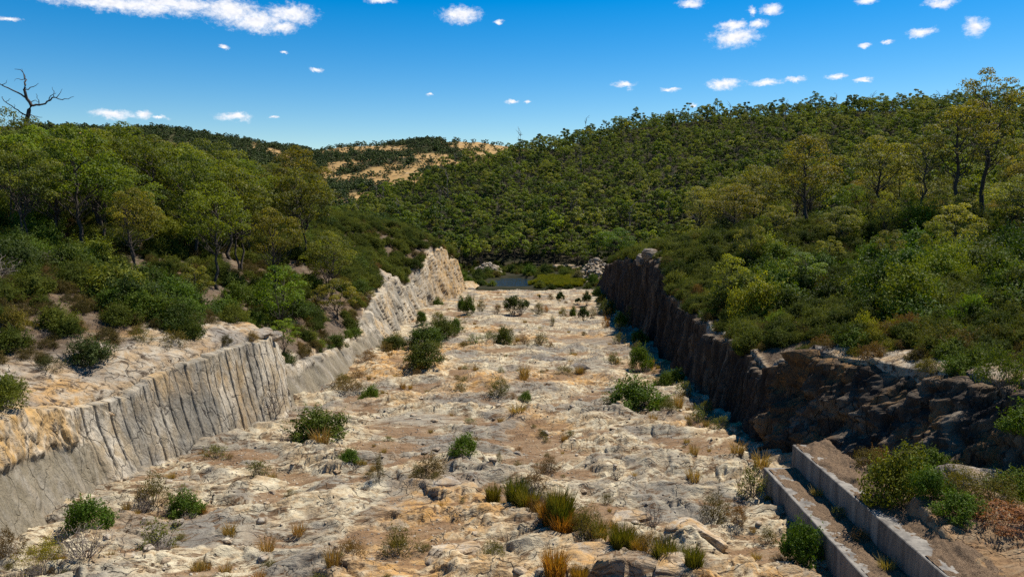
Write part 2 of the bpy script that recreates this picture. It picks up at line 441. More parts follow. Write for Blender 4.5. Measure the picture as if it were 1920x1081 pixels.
def hills_z(x, y):
    """valley floor, the wooded hill beyond it and the far hills"""
    r = np.hypot(x, y) + 1e-6; azd = np.degrees(np.arctan2(x, y))
    r1 = np.interp(azd, HAZ, HR) + 40 * pn(azd / 9.0, azd * 0, 21)
    zc = CAM_Z + r1 * np.tan(np.radians(np.interp(azd, HAZ, HEL))) - 7.5 + 2.5 * pn(azd / 2.0, azd * 0 + .5, 22)
    r0 = np.interp(azd, [-40, -8, 8, 14, 22, 40], [300, 315, 315, 280, 215, 190])
    t = (r - r0) / (r1 - r0)
    zb = -15.2
    up = zb + (zc - zb) * (np.clip(t, 0, 1) * (0.86 + 0.14 * np.clip(t, 0, 1)))
    down = zc - 0.16 * (r - r1)
    z = np.where(t < 1, up, np.maximum(down, -30)) + 3.0 * pn(x / 60.0, y / 60.0, 23) * sst(0.05, 0.3, t) + 1.2 * pn(x / 18, y / 18, 24) * sst(0.0, 0.2, t)
    # far hills
    f1 = 1750 + 150 * pn(azd / 8.0, azd * 0 + 2, 25)
    fc = CAM_Z + f1 * np.tan(np.radians(np.interp(azd, FAZ, FEL))) - 7.0
    ft = (r - 850) / (f1 - 850)
    fz = np.where(ft < 1, -30 + (fc + 30) * np.clip(ft, 0, 1) ** 0.9, fc - 0.08 * (r - f1))
    fz = np.maximum(fz, -60) + (9 * pn(x / 130, y / 130, 26) + 5 * pn(x / 50, y / 50, 27)) * sst(0.05, 0.4, ft) * (1 - sst(0.8, 1.0, ft) * 0.8)
    z = np.where(r > 820, np.maximum(z, fz), z)
    # pond hollow
    e = np.hypot((x + 15) / 8.0, (y - 262) / 16.0) + 0.25 * pn(x / 9, y / 9, 28)
    z = np.where(r < 420, z - 2.2 * (1 - sst(0.8, 1.15, e)), z)
    return z


def bank_z(side, x, y):
    b, cx, cz = crest(side, y)
    d = np.maximum((cx - x) * -side if False else (x - cx) * side, 0.0)
    if side < 0:
        A = np.clip(8 - cz, 4.5, 12)
        z = cz + A * (1 - np.exp(-d / 14.0)) + 0.075 * d
    else:
        z = cz + 5.0 * (1 - np.exp(-d / 18.0)) + 0.02 * d
    z = z + (0.5 * pn(x / 6, y / 6, 31) + 1.0 * pn(x / 17, y / 17, 32)) * sst(0.5, 8, d)
    k = sst(200, 238, y)
    if side < 0: k = sst(205, 240, y)
    return z * (1 - k) + hills_z(x, y) * k


def ground_z(x, y):
    """height of the land outside the channel"""
    x = np.asarray(x, float); y = np.asarray(y, float)
    zl = bank_z(-1, x, y); zr = bank_z(1, x, y); hz = hills_z(x, y)
    z = np.where(x < -6, zl, zr)
    z = np.where(y > 238, hz, z)
    far_side = sst(150, 200, np.abs(x))
    return np.where(y > 238, hz, np.maximum(z, -50) * (1 - far_side * 0) )


GULLY = np.array([(-3.4, 40.5), (-1.6, 38.2), (0.2, 36.2), (1.6, 34.8), (3.4, 33.4), (5.2, 31.6), (7.0, 30.0)])


def plates(x, y, sx, sy, seed):
    """jointed slabs: height offset of the slab under each point and distance to its joint"""
    u_ = np.asarray(x) / sx; v_ = np.asarray(y) / sy
    iu = np.floor(u_).astype(np.int64); iv = np.floor(v_).astype(np.int64)
    f1 = np.full(np.shape(u_), 9.0); f2 = np.full(np.shape(u_), 9.0); off = np.zeros(np.shape(u_))
    def hs(a, b_, k): return _perm[_perm[(a + 17 * k + seed) & 255] + ((b_ + 31 * k) & 255)] / 255.0
    for du in (-1, 0, 1):
        for dv in (-1, 0, 1):
            cu = iu + du; cv = iv + dv
            px_ = u_ - (cu + hs(cu, cv, 1)); py_ = v_ - (cv + hs(cu, cv, 2))
            d_ = px_ * px_ + py_ * py_
            h_ = (hs(cu, cv, 3) - 0.5) + 0.9 * (hs(cu, cv, 4) - 0.5) * px_ + 1.1 * (hs(cu, cv, 5) - 0.35) * -py_
            new = d_ < f1
            f2 = np.where(new, f1, np.minimum(f2, d_)); off = np.where(new, h_, off); f1 = np.where(new, d_, f1)
    return off, np.sqrt(f2) - np.sqrt(f1)


def floor_surface(x, y):
    """channel floor: z and the masks soil, rust, stain"""
    wx = x + 1.2 * pn(x / 6, y / 6, 41); wy = y + 1.2 * pn(x / 6 + 9, y / 6, 42)
    big = 0.62 * pn(x / 17, y / 15, 43) + 0.42 * pn(x / 7, y / 6, 44)
    ca, sa = math.cos(0.30), math.sin(0.30)
    rx = wx * ca + wy * sa; ry = -wx * sa + wy * ca
    slab = 1.05 * (0.62 - np.abs(pn(rx / 9.5, ry / 5.2, 63)) * 1.5) + 0.85 * (0.62 - np.abs(pn(rx / 5.2, ry / 3.0, 45)) * 1.5)
    slab2 = 0.38 * (0.5 - np.abs(pn(rx / 2.3, ry / 1.25, 46)) * 1.5)
    t1 = ry * 0.27 + 1.5 * fbm(x / 9, y / 6, 47, 3)
    f1 = t1 - np.floor(t1)
    led = (1 - f1) * sst(0, 0.06, f1)
    amp = 0.50 * sst(-0.15, 0.4, pn(x / 8, y / 7, 48))
    t2 = ry * 0.95 + 1.4 * fbm(x / 3.4, y / 2.2, 49, 3)
    f2 = t2 - np.floor(t2)
    led2 = (1 - f2) * sst(0, 0.10, f2)
    amp2 = 0.24 * sst(-0.2, 0.35, pn(x / 5, y / 4, 50))
    t3 = rx * 0.5 + 1.3 * fbm(x / 3, y / 3, 51, 2)
    f3 = t3 - np.floor(t3)
    joint = -0.16 * np.exp(-((f3 - 0.5) / 0.045) ** 2) * sst(0.0, 0.3, pn(x / 7 + 4, y / 7, 52))
    fine = 0.055 * fbm(rx / 0.75, ry / 0.42, 53, 3, 0.6) + 0.05 * (0.4 - np.abs(pn(rx / 0.6, ry / 0.22, 54)))
    t4 = ry * 2.3 + 1.5 * fbm(x / 1.3, y / 0.9, 61, 2)
    f4 = t4 - np.floor(t4)
    led4 = 0.08 * (1 - f4) * sst(0, 0.16, f4) * sst(-0.25, 0.2, pn(x / 2.6, y / 2.2, 62))
    rock = big + slab + slab2 + amp * led + amp2 * led2 + led4 + joint + fine
    pw = sst(-0.25, 0.12, pn(x / 8 + 11, y / 7, 64))
    o1, e1 = plates(rx + 0.5 * pn(x / 1.5, y / 1.5, 65), ry + 0.3 * pn(x / 1.2, y / 1.2, 66), 2.7, 1.5, 5)
    o2, e2 = plates(rx + 0.2 * pn(x / .7, y / .7, 67), ry + 0.15 * pn(x / .6, y / .6, 68), 0.95, 0.55, 9)
    rock = rock + pw * (0.30 * o1 - 0.16 * np.exp(-(e1 / 0.06) ** 2)) + (0.35 + 0.65 * pw) * (0.08 * o2 - 0.06 * np.exp(-(e2 / 0.10) ** 2))
    # smoother where water polished the slabs
    smooth = sst(0.12, 0.34, pn(x / 9 + 20, y / 6, 55))
    rock = rock - smooth * (0.8 * fine + 0.55 * slab2 + 0.3 * amp2 * led2)
    gd = np.full(np.shape(x), 9.0)
    for (ax, ay), (bx, by) in zip(GULLY[:-1], GULLY[1:]):
        vx, vy = bx - ax, by - ay
        tt = np.clip(((x - ax) * vx + (y - ay) * vy) / (vx * vx + vy * vy), 0, 1)
        gd = np.minimum(gd, np.hypot(x - ax - tt * vx, y - ay - tt * vy))
    rock = rock - 0.75 * np.exp(-(gd / 0.8) ** 2) + 0.22 * np.exp(-((gd - 1.7) / 0.7) ** 2)
    lev = big * 0.95 + 0.30 * pn(x / 4.3, y / 3.4, 56) + 0.22 * pn(x / 1.4, y / 1.1, 57) + 0.66
    lev = lev + 0.03 * fbm(x / 0.5, y / 0.5, 58, 2)
    soil = sst(-0.03, 0.07, lev - rock)
    z = smax(rock, lev, 0.06)
    rust = sst(0.06, 0.42, pn(x / 11 + 3, y / 10, 59) + 0.22 * np.exp(-((y - 76) / 16) ** 2) + 0.35 * np.exp(-((y - 32) / 5) ** 2) * sst(-16, 2, x) - 0.10 * np.exp(-((y - 47) / 10) ** 2))
    stain_shade = np.maximum(smooth * 0.9, np.maximum(0, np.exp(-(((x + 10.5) / 3.6) ** 2 + ((y - 55) / 2.2) ** 2) ** 2)))
    stain_shade = np.maximum(stain_shade, np.exp(-(((x - 5.3) / 4.2) ** 2 + ((y - 102) / 5.5) ** 2) ** 2))
    flat = np.maximum(np.exp(-(((x + 10.5) / 3.6) ** 2 + ((y - 55) / 2.2) ** 2) ** 2), np.exp(-(((x - 5.3) / 4.2) ** 2 + ((y - 102) / 5.5) ** 2) ** 2))
    z = z * (1 - 0.8 * flat) + flat * 0.8 * (big + 0.85); soil = soil * (1 - flat)
    amp_all = 1.0 - 0.35 * sst(60, 130, y)
    z = plane_z(y) + (z - 0.72) * amp_all
    # fill behind the concrete wall
    z = z + 2.85 * sst(14.0, 14.8, x) * (1 - sst(36.5, 41.0, y)) + 0.05 * np.maximum(x - 15, 0) * (1 - sst(38, 44, y))
    soil = np.maximum(soil, sst(14.2, 14.9, x) * (1 - sst(38, 43, y)) * 0.9)
    # over the lip the bed falls to the pond
    z = z - np.maximum(y - 209 - 1.2 * pn(x / 6, y * 0, 60), 0) * 0.33
    return z, soil, rust, stain_shade


def floor_z(x, y): return floor_surface(np.asarray(x, float), np.asarray(y, float))[0]


# --- floor sheet, rows closer together near the camera
nr, nc = 600, 660
s = np.linspace(0, 1, nr)
ya, yb = 12.0, 240.0
rows = 1.0 / (1 / 24.0 + s * (1 / 216.0 - 1 / 24.0)); lin = 24.0 * (216 / 24.0) ** s
rows = 0.6 * rows + 0.4 * lin
rows = np.concatenate([np.linspace(2, 23.8, 40), rows, np.linspace(217, 243, 18)])
nr = len(rows)
u = np.linspace(0, 1, nc)
bl, _, _ = crest(-1, rows); br, _, _ = crest(1, rows)
br = np.maximum(br, 15.5)
X = (bl - 2.6)[:, None] + u[None, :] * ((br + 2.6) - (bl - 2.6))[:, None]
Y = np.repeat(rows[:, None], nc, 1)
Z, so, ru, stn = floor_surface(X, Y)
V = np.stack([X, Y, Z], -1).reshape(-1, 3)
o = obj('spillway_floor', mesh_np('spillway_floor', V, grid_faces(nr, nc), M_FLOOR, True, {'soil': so, 'rust': ru, 'stain_shade': stn}))
tag(o, 'bare pale rock floor of the cut channel', None, None, 'structure')


def cliff(side, name, mat, rows, nv):
    b, cx, cz = crest(side, rows)
    bz = plane_z(rows) - 0.9
    t = np.linspace(0, 1, nv)
    tt = t[None, :]; yy = rows[:, None]
    top = np.clip((tt - 0.93) / 0.07, 0, 1)
    X = b[:, None] + (cx - b)[:, None] * (tt ** 0.92) + side * 2.4 * top
    Z = bz[:, None] + (cz - bz)[:, None] * np.clip(tt / 0.955, 0, 1) ** 1.0
    Y = np.repeat(yy, nv, 1)
    hrel = Z - plane_z(Y)
    fr = fbm(Y / 1.3, Z / 2.4, 71, 4, 0.55); blk = np.round(pn(Y / 1.9, Z / 2.9, 72) * 5) / 5
    fl = 0.4 - np.abs(pn(Y / 0.55, Z / 4.5, 73))
    edge = sst(0, 0.10, tt) * (1 - 0.3 * top)
    if side < 0:
        grooved = sst(38.2, 40.5, Y + 0.35 * (hrel - 2)) * (1 - sst(57.5, 58.6, Y)) * sst(0.05, 0.3, hrel)
        gp = 0.82
        q = Y / gp + 0.4 * pn(Y / 2.7, Y * 0, 70) + 0.06 * pn(Y * 0, Z / 1.6, 74); pi_ = np.floor(q); qf = q - pi_
        hsh = np.abs(np.sin(pi_ * 12.9898) * 43758.5453) % 1.0
        lean = (np.abs(np.sin(pi_ * 78.233) * 9631.17) % 1.0 - 0.5)
        groove = -0.26 * np.exp(-((np.minimum(qf, 1 - qf)) / 0.05) ** 2) * (0.35 + 0.65 * (np.abs(np.sin(pi_ * 4.17) * 917.3) % 1.0)) * (0.25 + 0.7 * sst(-0.3, 0.1, pn(pi_ * 3.3, Z / 1.9, 75)))
        d1 = groove + (hsh - 0.5) * 0.05 + lean * (qf - 0.5) * 0.05 + 0.09 * fr + 0.13 * blk + 0.25 * pn(Y / 6.0, Z / 4.0, 70)
        smooth = sst(0, 0.6, (4.0 - hrel) - 0.08 * (Y - 25)) * (1 - sst(38, 40.5, Y)) + sst(58.8, 60.5, Y) * (1 - sst(92, 98, Y)) * (1 - sst(1.6, 2.4, hrel))
        smooth = np.clip(smooth, 0, 1)
        d2 = 0.12 * fr + 0.30 * pn(Y / 1.6 + Z * 0.6, Z / 3.0, 76) * sst(50, 60, Y) + 0.08 * pn(Y / 1.1 + Z * 0.6, Z / 3.0, 76)
        rough = 0.45 * blk + 0.55 * fr * 0.8 + 0.35 * fl + 0.5 * pn(Y / 4.5, Z / 6.0, 77)
        d3 = rough * (1 - 0.62 * sst(92, 105, Y)) + sst(92, 105, Y) * (1.1 * pn(Y / 7.0 + Z / 16, Z / 14.0, 65) + 0.9 * np.round(3 * pn((Y + 0.35 * Z) / 3.4, Z / 9.0, 64)) / 3 + 0.35 * np.round(3 * pn((Y + 0.35 * Z) / 1.3, Z / 5.0, 63)) / 3)
        k3 = np.clip(1 - grooved - smooth, 0, 1)
        disp = (grooved * d1 + smooth * d2 + k3 * d3) * edge
        stain_shade = np.clip(smooth * 0.85 + 0.45 * sst(0.15, 0.4, pn(Y / 0.7, Z / 5.0, 78)) * (1 - smooth) + grooved * 0.9 * (hsh > 0.88) + grooved * 0.8 * np.exp(-((np.minimum(qf, 1 - qf)) / 0.06) ** 2), 0, 1)
        rust = np.clip(sst(150, 172, Y) * 0.9 + k3 * (1 - sst(36, 44, Y)) * 0.9 + 0.55 * sst(0.1, 0.4, pn(Y / 6, Z / 4, 79)), 0, 1) * (1 - smooth)
        soil = smooth * 0.8 * sst(-0.35, 0.2, pn(Y / 0.9 + Z * 0.35, Z / 5.0, 69) + 0.1)
    else:
        gp = 0.62
        q = Y / gp + 0.05 * pn(Y * 0, Z / 1.6, 84); pi_ = np.floor(q); qf = q - pi_
        hsh = np.abs(np.sin(pi_ * 12.9898) * 43758.5453) % 1.0
        groove = -0.32 * np.exp(-((np.minimum(qf, 1 - qf)) / 0.12) ** 2)
        near = 1 - sst(50, 52.5, Y)
        d1 = groove + (hsh - 0.5) * 0.75 + 0.25 * fr + 0.45 * blk + 0.8 * pn(Y / 5.0, Z / 7.0, 85) + 0.5 * pn(Y / 2.2, Z / 9.0, 68)
        d2 = 1.0 * fr + 0.7 * blk + 1.2 * pn(Y / 2.8 + 3, Z / 2.6, 86) + 0.4 * fl
        d2 = d2 + 0.45 * np.round(pn(Y / 0.8, Z / 0.9, 67) * 4) / 4 + 0.25 * fbm(Y / 0.5, Z / 0.5, 66, 2)
        disp = (d1 * (1 - near) + d2 * near) * edge
        rust = np.clip(near * sst(-0.05, 0.25, pn(Y / 2.4, Z / 3.5, 87) + 0.25 * np.exp(-((Y - 47.5) / 1.8) ** 2)) + 0.15 * sst(0.1, 0.4, pn(Y / 4, Z / 6, 88)) + 0.35 * sst(0.85, 0.97, tt), 0, 1)  # the rust along the top also paints the rim as sunlit
        stain_shade = np.clip(sst(-0.38, 0.02, pn(Y / 0.8, Z / 7.0, 89)) * (1 - 0.6 * near) + near * sst(0.0, 0.3, pn(Y / 1.7, Z / 1.4, 90)) , 0, 1) * (1 - 0.85 * sst(0.84, 0.95, tt))  # dark streaks, thinned at the top so the rim is coloured as sunlit
        stain_shade = np.maximum(stain_shade, sst(60, 95, Y) * sst(-0.35, 0.05, pn(Y / 3.0, Z / 9.0, 62)) * (1 - 0.85 * sst(0.84, 0.95, tt)))  # spread wider far off, painting the shaded wall near black
        soil = np.zeros_like(Y)
    # push out of the face, roughly towards the channel
    X = X - side * disp
    Z = Z + 0.15 * disp
    V = np.stack([X, Y, Z], -1).reshape(-1, 3)
    F = grid_faces(len(rows), nv)
    if side > 0: F = F[:, ::-1]
    o = obj(name, mesh_np(name, V, F, mat, True, {'soil': soil, 'rust': rust, 'stain_shade': stain_shade}))
    return o


rowsL = np.concatenate([np.arange(4, 26, 0.25), np.arange(26, 36, 0.08), np.arange(36, 60, 0.034), np.arange(60, 62, 0.08), 62 * (244 / 62.0) ** np.linspace(0, 1, 420)])
tag(cliff(-1, 'rock_cliff', M_CLIFF_L, rowsL, 100), 'sunlit pale rock cliff with drill grooves along the left side of the channel', 'cliff')
rowsR = np.concatenate([np.arange(4, 30, 0.25), np.arange(30, 64, 0.075), 64 * (244 / 64.0) ** np.linspace(0, 1, 420)])
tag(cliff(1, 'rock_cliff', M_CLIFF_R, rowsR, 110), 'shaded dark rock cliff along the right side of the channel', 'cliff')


def rocky(side, D, X, Y):
    """bare rock showing behind the crest"""
    if side < 0: wdt = np.interp(Y, [20, 30, 50, 56, 60, 110, 120, 136, 142, 245], [6, 6.5, 5.5, 4, 0.6, 0.6, 3, 3, 0.8, 0.8])
    else: wdt = np.interp(Y, [20, 40, 47, 52, 56, 100, 108, 116, 122, 245], [3.5, 3.5, 3.5, 1.5, 0.8, 0.8, 2.5, 2.5, 0.8, 0.8])
    return (1 - sst(wdt * 0.6, wdt * 1.15, D + 2.0 * pn(X / 2.5, Y / 2.5, 33))) * 0.95


def bank(side, name):
    rows = np.concatenate([np.linspace(-40, 20, 20), np.arange(20.5, 70, 0.55), 70 * (243 / 70.0) ** np.linspace(0, 1, 130)])
    b, cx, cz = crest(side, rows)
    dd = np.concatenate([np.linspace(0.3, 6, 40), 6 + 260 * np.linspace(0, 1, 90)[1:] ** 2.0])
    X = cx[:, None] + side * dd[None, :]
    Y = np.repeat(rows[:, None], len(dd), 1)
    Z = bank_z(side, X, Y)
    D = np.repeat(dd[None, :], len(rows), 0)
    rock = rocky(side, D, X, Y)
    Z = Z + rock * (0.5 * (0.4 - np.abs(pn(X / 4, Y / 4, 38))) + 0.30 * fbm(X / 1.5, Y / 1.5, 34, 3) + 0.25 * np.round(4 * pn(X / 2.2, Y / 2.8, 35)) / 4) 
    V = np.stack([X, Y, Z], -1).reshape(-1, 3)
    V[::len(dd), 2] -= 1.6      # tucked down behind the rim of the cliff
    F = grid_faces(len(rows), len(dd))
    if side < 0: F = F[:, ::-1]
    o = obj(name, mesh_np(name, V, F, M_BANK, True, {'soil': 1 - rock, 'rust': np.clip(0.2 + 0.8 * sst(0.0, 0.3, pn(X / 5, Y / 5, 36)), 0, 1), 'stain_shade': sst(0.1, 0.4, pn(X / 3, Y / 3, 37))}))
    tag(o, 'brown scrubby ground of the %s bank' % ('left' if side < 0 else 'right'), None, None, 'structure')


bank(-1, 'ground_left_bank')
bank(1, 'ground_right_bank')

# --- hills and far land out to the horizon
azs = np.radians(np.linspace(-85, 85, 330)); rs = np.concatenate([np.linspace(205, 760, 150), 760 * (7000 / 760.0) ** np.linspace(0, 1, 130)[1:]])
RR, AA = np.meshgrid(rs, azs, indexing='ij')
X = RR * np.sin(AA); Y = RR * np.cos(AA)
Z = hills_z(X, Y)
Z = np.where(Y < 236, np.minimum(Z, ground_z(X, Y)) - 2.5, Z)
far = sst(780, 860, RR)


def clearing(x, y):
    """open golden pasture on the far hills"""
    azd = np.degrees(np.arctan2(x, y)); r = np.hypot(x, y)
    n = pn(x / 95, y / 130, 91) + 0.5 * pn(x / 40, y / 45, 92)
    pxx = 1042 + 1400 * np.tan(np.radians(azd))
    k = sst(540, 660, pxx) * 0.44 - 0.24
    k = k + 0.6 * np.exp(-(((pxx - 925) / 38) ** 2)) * sst(1350, 1500, r) - 0.5 * np.exp(-(((pxx - 800) / 60) ** 2)) * sst(1450, 1600, r)
    return sst(0.02, 0.16, n + k) * sst(950, 1050, r)


V = np.stack([X, Y, Z], -1).reshape(-1, 3)
o = obj('hills', mesh_np('hills', V, grid_faces(len(rs), len(azs))[:, ::-1], M_HILL, True, {'grass': clearing(X, Y), 'far': far}))
tag(o, 'wooded hill and far golden hills beyond the channel', None, None, 'structure')

# --- pond
th = np.linspace(0, 2 * math.pi, 48, endpoint=False)
rr = np.linspace(0, 1, 8)
px = -15 + np.outer(rr, 10.0 * np.cos(th)); py = 262 + np.outer(rr, 20 * np.sin(th))
V = np.stack([px, py, np.full_like(px, -16.0)], -1).reshape(-1, 3)
i = np.arange(8 * 48).reshape(8, 48); j = np.roll(i, -1, 1)
F = np.stack([i[:-1], i[1:], j[1:], j[:-1]], -1).reshape(-1, 4)
tag(obj('pond_water', mesh_np('pond_water', V, F, M_WATER)), 'small blue pond beyond the end of the rock floor', None, None, 'structure')

def right_z(x, y):
    """surface of the channel floor or of the right cliff, whichever is on top"""
    b_, cx, cz = crest(1, np.array([float(y)]))
    f_ = float(floor_z(x, y))
    if x <= b_[0]: return f_
    if x >= cx[0]: return float(bank_z(1, np.array([float(x)]), np.array([float(y)]))[0])
    bz = float(plane_z(y)) - 0.9
    return max(f_, bz + (float(cz[0]) - bz) * ((x - b_[0]) / (cx[0] - b_[0])) ** 1.08)


# --- concrete training wall: a low step and a taller one behind, both following the fall of the floor


def conc_step(name, x0, x1, ya, yb, h, parent, hb=-2.0):
    n = 14
    ys = np.linspace(ya, yb, n)
    z0 = plane_z(ys)
    e = 0.03
    prof = [(x0, hb), (x0, h - e), (x0 + e, h), (x1 - e, h), (x1, h - e), (x1, hb)]
    V = np.array([[(x + 0.012 * pn(yy * 1.3, x * 3.1 + hh, 95), yy, zz + hh + (0.012 * pn(yy * 1.1, x * 2.0, 96) if hh > 0 else 0)) for x, hh in prof] for yy, zz in zip(ys, z0)], dtype=float)
    k = len(prof)
    F = grid_faces(n, k)[:, ::-1].tolist()
    me = bpy.data.meshes.new(name)
    base = (n - 1) * k
    me.from_pydata(V.reshape(-1, 3).tolist(), [], F + [list(range(k)), list(range(base, base + k))[::-1]])
    me.materials.append(M_CONC)
    return obj(name, me, parent)


